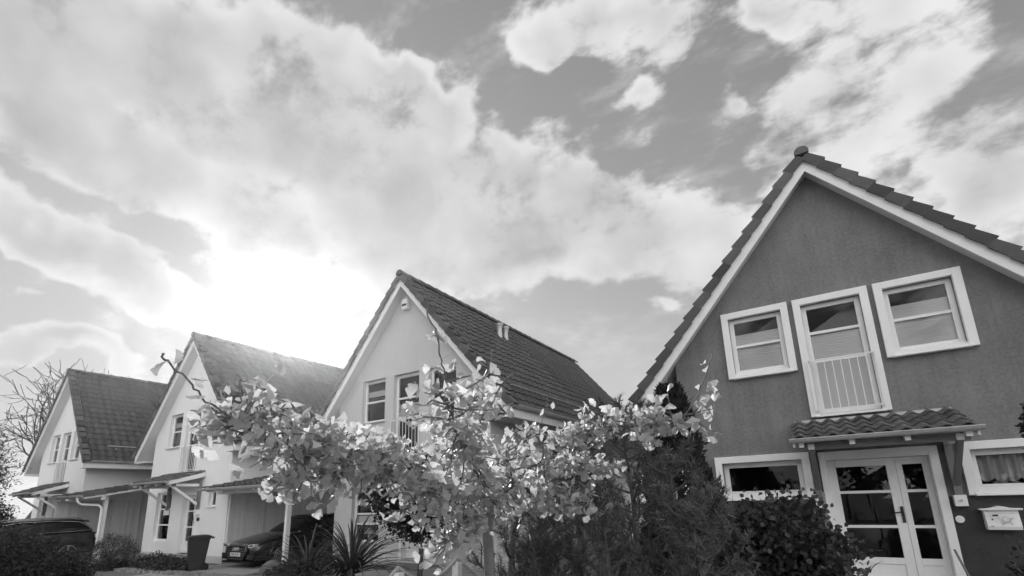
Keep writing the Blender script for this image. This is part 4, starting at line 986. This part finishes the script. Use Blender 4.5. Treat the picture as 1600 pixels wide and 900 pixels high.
# ------------------------------------------------------------------ shrubs and trees with leaves scattered through clumps
def clumps(rn, n, per, ext, cl, flat=1., shell=.55):
    """clump centres inside an ellipsoid, points round each"""
    d = rngdir(rn, n); rad = (shell+(1-shell)*rn.random(n))[:, None]; c = d*rad*np.array(ext)
    p = np.repeat(c, per, 0)+rn.normal(size=(n*per, 3))*np.array(cl)
    return p, np.repeat(d, per, 0)
def leafy(name, label, cat, loc, ext, n, per, leaf, m, seed, zc, cl=.10, trunk=None, group=None, T=LEAF, width=1., up=.2, cut=0.):
    rn = np.random.default_rng(seed); t = thing(name, label, cat, loc, 0., group)
    p, d = clumps(rn, n, per, ext, cl); p[:, 2] += zc
    k = p[:, 2] > cut; p, d = p[k], d[k]
    dd = d*.6+rngdir(rn, len(p))+np.array([[0, 0, up]])
    s = rn.uniform(.7, 1.2, len(p))*leaf; sc_ = np.stack([s*width, s, s], 1)
    o = link('foliage', scatter('foliage', T[0], T[1], p, frames(dd, rn), sc_, m), t); o['kind'] = 'stuff'
    if trunk:
        b = MB(); r_ = random.Random(seed); hz = zc-ext[2]*.3
        b.tube([(0, 0, -.05), (.03, .02, hz*.5), (0, 0, hz), (.04, 0, zc+ext[2]*.4)], [trunk, trunk*.85, trunk*.75, trunk*.2], 8)
        b.build('trunk', M['bark'], t, smooth=True)
        bb = MB()
        for i in range(12):
            a = i*2.4; e = Vector((math.cos(a)*ext[0]*.75, math.sin(a)*ext[1]*.75, zc+ext[2]*r_.uniform(-.4, .7))); s0 = Vector((0, 0, hz*r_.uniform(.75, 1.1)))
            bb.tube([s0, s0.lerp(e, .5)+Vector((0, 0, .08)), e], [trunk*.45, trunk*.28, trunk*.08], 5, False)
        bb.build('branches', M['bark'], t)
    return t
leafy('small_tree', 'dense dark round crowned tree before the grey house door', 'tree', (-7.55, 8.2, .1), (1.0, 1.0, .86), 520, 28, .075, M['dark_leaf'], 21, 1.75, .11, .06, width=1.3)
leafy('shrub', 'dark round leaved bush under the white framed window, touching the canopy bracket', 'shrub', (-.40, 5.35, 0), (.58, .52, .84), 520, 30, .05, M['bush_leaf'], 22, .93, .065, .03, width=1.6)
# conical cypress beside the dark house
rn = np.random.default_rng(31); cy = thing('cypress', 'slender dark columnar cypress against the dark house', 'conifer', (-1.50, 6.3, 0)); n = 9000
z = rn.random(n)**.8*3.05; a = rn.random(n)*2*math.pi; rad = (.62*(1-z/3.15)**.75+.03)*(.72+.38*rn.random(n))*(1+.22*np.sin(a*3+z*5)+.12*np.sin(a*7-z*9))
p = np.stack([rad*np.cos(a), rad*np.sin(a), z+.05], 1); dd = np.stack([np.cos(a)*.5, np.sin(a)*.5, np.full(n, 1.)], 1)+rn.normal(size=(n, 3))*.35
o = link('foliage', scatter('foliage', SPRAY[0], SPRAY[1], p, frames(dd, rn), rn.uniform(.07, .13, n), M['thuja']), cy); o['kind'] = 'stuff'
MB().tube([(0, 0, 0), (0, 0, 2.9)], [.07, .01], 8).build('trunk', M['bark'], cy)
# hedges, bushes and ground cover on the far left
leafy('hedge_bush', 'big dark bush hiding the estate car at the bottom left corner', 'shrub', (-12.9, 2.8, 0), (1.35, .8, .72), 700, 28, .05, M['hedge_leaf'], 23, .78, .09, .04, width=1.2)
leafy('hedge_bush', 'dark bush spilling toward the kerb right of the corner bush', 'shrub', (-13.9, 3.9, 0), (.9, .7, .60), 400, 24, .05, M['hedge_leaf'], 24, .42, .08, .03, width=1.2)
leafy('hedge_bush', 'leafy bush below the farthest house canopy, light leaf tips', 'shrub', (-28.6, 5.3, 0), (2.0, 1.2, 1.35), 460, 26, .09, M['bush_leaf'], 25, 1.25, .15, .05, width=1.1)
leafy('ball_bush', 'neat round bush beside the carport post and stone steps', 'shrub', (-19.85, 7.05, 0), (.78, .78, .62), 500, 22, .05, M['hedge_leaf'], 26, .42, .05, .03, T=SPRAY, width=.5, up=.8)
leafy('evergreen_tree', 'feathery evergreen tree at the far left edge', 'tree', (-24.9, 4.0, 0), (1.2, 1.3, 1.9), 360, 40, .16, M['feather'], 27, 3.1, .24, .10, T=SPRAY, width=.45)
for i, (x, y, ex, h_, lab) in enumerate(((-16.7, 7.35, 1.0, .22, 'ground cover cushion before the white house door'), (-17.9, 7.5, .7, .3, 'loose ground cover plants beside the stone steps'), (-10.9, 7.5, .8, .28, 'leafy ground cover at the boulder by the carport post'), (-18.9, 6.9, .7, .18, 'low creeping plants in front of the steps'), (-8.3, 6.25, 1.0, .55, 'leafy ground cover below the spiky yuccas'))):
    leafy('ground_cover', lab, 'plants', (x, y, 0), (ex, .5, h_), 150, 16, .07, M['bush_leaf'], 40+i, .08, .07, group='ground cover plants', width=1.4)
leafy('shrub', 'dark shrub at the foot of the wall below the letter box', 'shrub', (1.62, 6.6, 0), (.42, .4, .85), 170, 20, .06, M['dark_leaf'], 51, .35, .07, .02, width=1.2)
leafy('topiary_ball', 'dark clipped foliage reaching in at the right edge beside the canopy', 'shrub', (1.20, 3.95, 0), (.135, .135, .17), 120, 16, .035, M['dark_leaf'], 52, 2.12, .02, .02)

# spiky plants
def spiky(name, label, loc, n, L_, w, m, seed, spread=1.):
    t = thing(name, label, 'plant', loc); rn = random.Random(seed)
    for i in range(n):
        a = i*2.39996+rn.uniform(-.2, .2); el = R(82-68*spread*(i/n)**.8+rn.uniform(-6, 6)); ll = L_*rn.uniform(.75, 1.1); b = MB(); pts = []
        d = Vector((math.cos(a), math.sin(a), 0)); s = Vector((-math.sin(a), math.cos(a), 0)); k = 5
        for j in range(k+1):
            f = j/k; e = el-.35*f*f; c_ = d*(.03+math.cos(e)*ll*f)+Vector((0, 0, .12+math.sin(e)*ll*f)); ww = w*(.7+.6*f)*(1-f)**.55 if f < 1 else .001
            pts += [c_+s*ww+Vector((0, 0, .25*ww)), c_-Vector((0, 0, .3*ww)), c_-s*ww+Vector((0, 0, .25*ww))]
        fs = []
        for j in range(k): o_ = 3*j; fs += [(o_, o_+1, o_+4, o_+3), (o_+1, o_+2, o_+5, o_+4)]
        b.add(pts, fs).build('blade', m, t, smooth=True)
    MB().tube([(0, 0, -loc[2]-.02), (0, 0, .2)], [.09, .05], 8).build('stem', M['bark'], t)
    return t
spiky('yucca', 'large spiky yucca in front of the grey house tall window', (-8.1, 6.85, .30), 130, 1.38, .03, M['blade'], 61)
spiky('yucca', 'second spiky yucca beside the carport opening, left of the larger one', (-8.85, 6.4, .25), 100, 1.12, .028, M['blade'], 62)
spiky('agave', 'small agave with pointed leaves at the glazed door', (.16, 6.1, .60), 16, .40, .035, M['aloe'], 63)
pot = MB().lathe([(.001, .0), (.16, 0), (.21, .55), (.23, .55), (.23, .62), (.19, .62), (.18, .56), (.001, .56)], 20)
o = pot.build('plant_pot', M['stone'], smooth=True, auto=40); o.location = (.16, 6.1, 0); tag(o, 'tall stone pot under the small agave', 'pot')
stk = MB().tube([(0, 0, 0), (.02, 0, 1.72)], .03, 8); o = stk.build('plant_stake', M['wood_grey']); o.location = (-.02, 8.3, 0); tag(o, 'grey timber stake between the bush and the glazed door', 'stake')
stk = MB().tube([(0, 0, 0), (-.15, 0, .6), (-.26, .02, 1.05)], .012, 6); o = stk.build('cane', M['wood_grey']); o.location = (1.45, 7.6, 0); tag(o, 'thin bent cane leaning by the door jamb', 'cane')

# ------------------------------------------------------------------ bare tree behind the farthest house
bt = thing('bare_tree', 'leafless tree behind the farthest white house', 'tree', (-40.6, 9.6, 0)); tr_ = MB(); tb = MB(); rb = random.Random(8)
def limb(p, d, L_, r_, lev):
    k = 5; pts = [p]; dd = d
    for j in range(k):
        dd = (dd+Vector((rb.gauss(0, .16), rb.gauss(0, .16), rb.gauss(.05, .12)))).normalized(); p = p+dd*L_/k; pts.append(p)
    (tr_ if lev == 0 else tb).tube(pts, [max(r_*(1-.55*j/k), .017) for j in range(k+1)], 7 if lev < 2 else 4, False)
    if lev >= 6: return
    for _ in range(4 if lev in (1, 2) else 3 if lev < 4 else 2):
        j = rb.randint(2, k); nd = (dd+Vector((rb.gauss(0, .62), rb.gauss(0, .62), rb.gauss(.12, .35)))).normalized()
        limb(pts[j], nd, L_*rb.uniform(.62, .86), r_*.56, lev+1)
limb(Vector((0, 0, 0)), Vector((0, 0, 1)), 5.0, .34, 0)
tr_.build('trunk', M['bark'], bt, smooth=True); tb.build('branches', M['bark'], bt)

# ------------------------------------------------------------------ trees across the road, behind the photographer (seen in the panes)
for i, (x, y, r_, h_) in enumerate(((-4.5, -13.5, 2.6, 4.6), (1.5, -12.0, 2.9, 5.0), (7.5, -14.5, 3.1, 4.4), (13.5, -12.5, 2.7, 4.9))):
    leafy('street_tree', 'leafy street tree across the road, mirrored in the panes', 'tree', (x, y, 0), (r_, r_, r_*.85), 200, 22, .30, M['bush_leaf'], 70+i, h_, .38, .16, group='street trees across the road', width=1.2)

# ------------------------------------------------------------------ thin volume added to imitate lens glare round the low sun
hz = MB().box(-262, 262, -262, 262, -1.2, 11.8).build('glare_haze', M['white']); tag(hz, kind='stuff')
hm = bpy.data.materials.new('glare_haze_air'); hm.use_nodes = True; ht = hm.node_tree; ht.nodes.clear()
pv = ht.nodes.new('ShaderNodeVolumePrincipled'); pv.inputs['Color'].default_value = (.95, .95, .95, 1); pv.inputs['Density'].default_value = .0005; pv.inputs['Anisotropy'].default_value = .87
ho = ht.nodes.new('ShaderNodeOutputMaterial'); ht.links.new(pv.outputs[0], ho.inputs['Volume'])
hz.data.materials.clear(); hz.data.materials.append(hm)
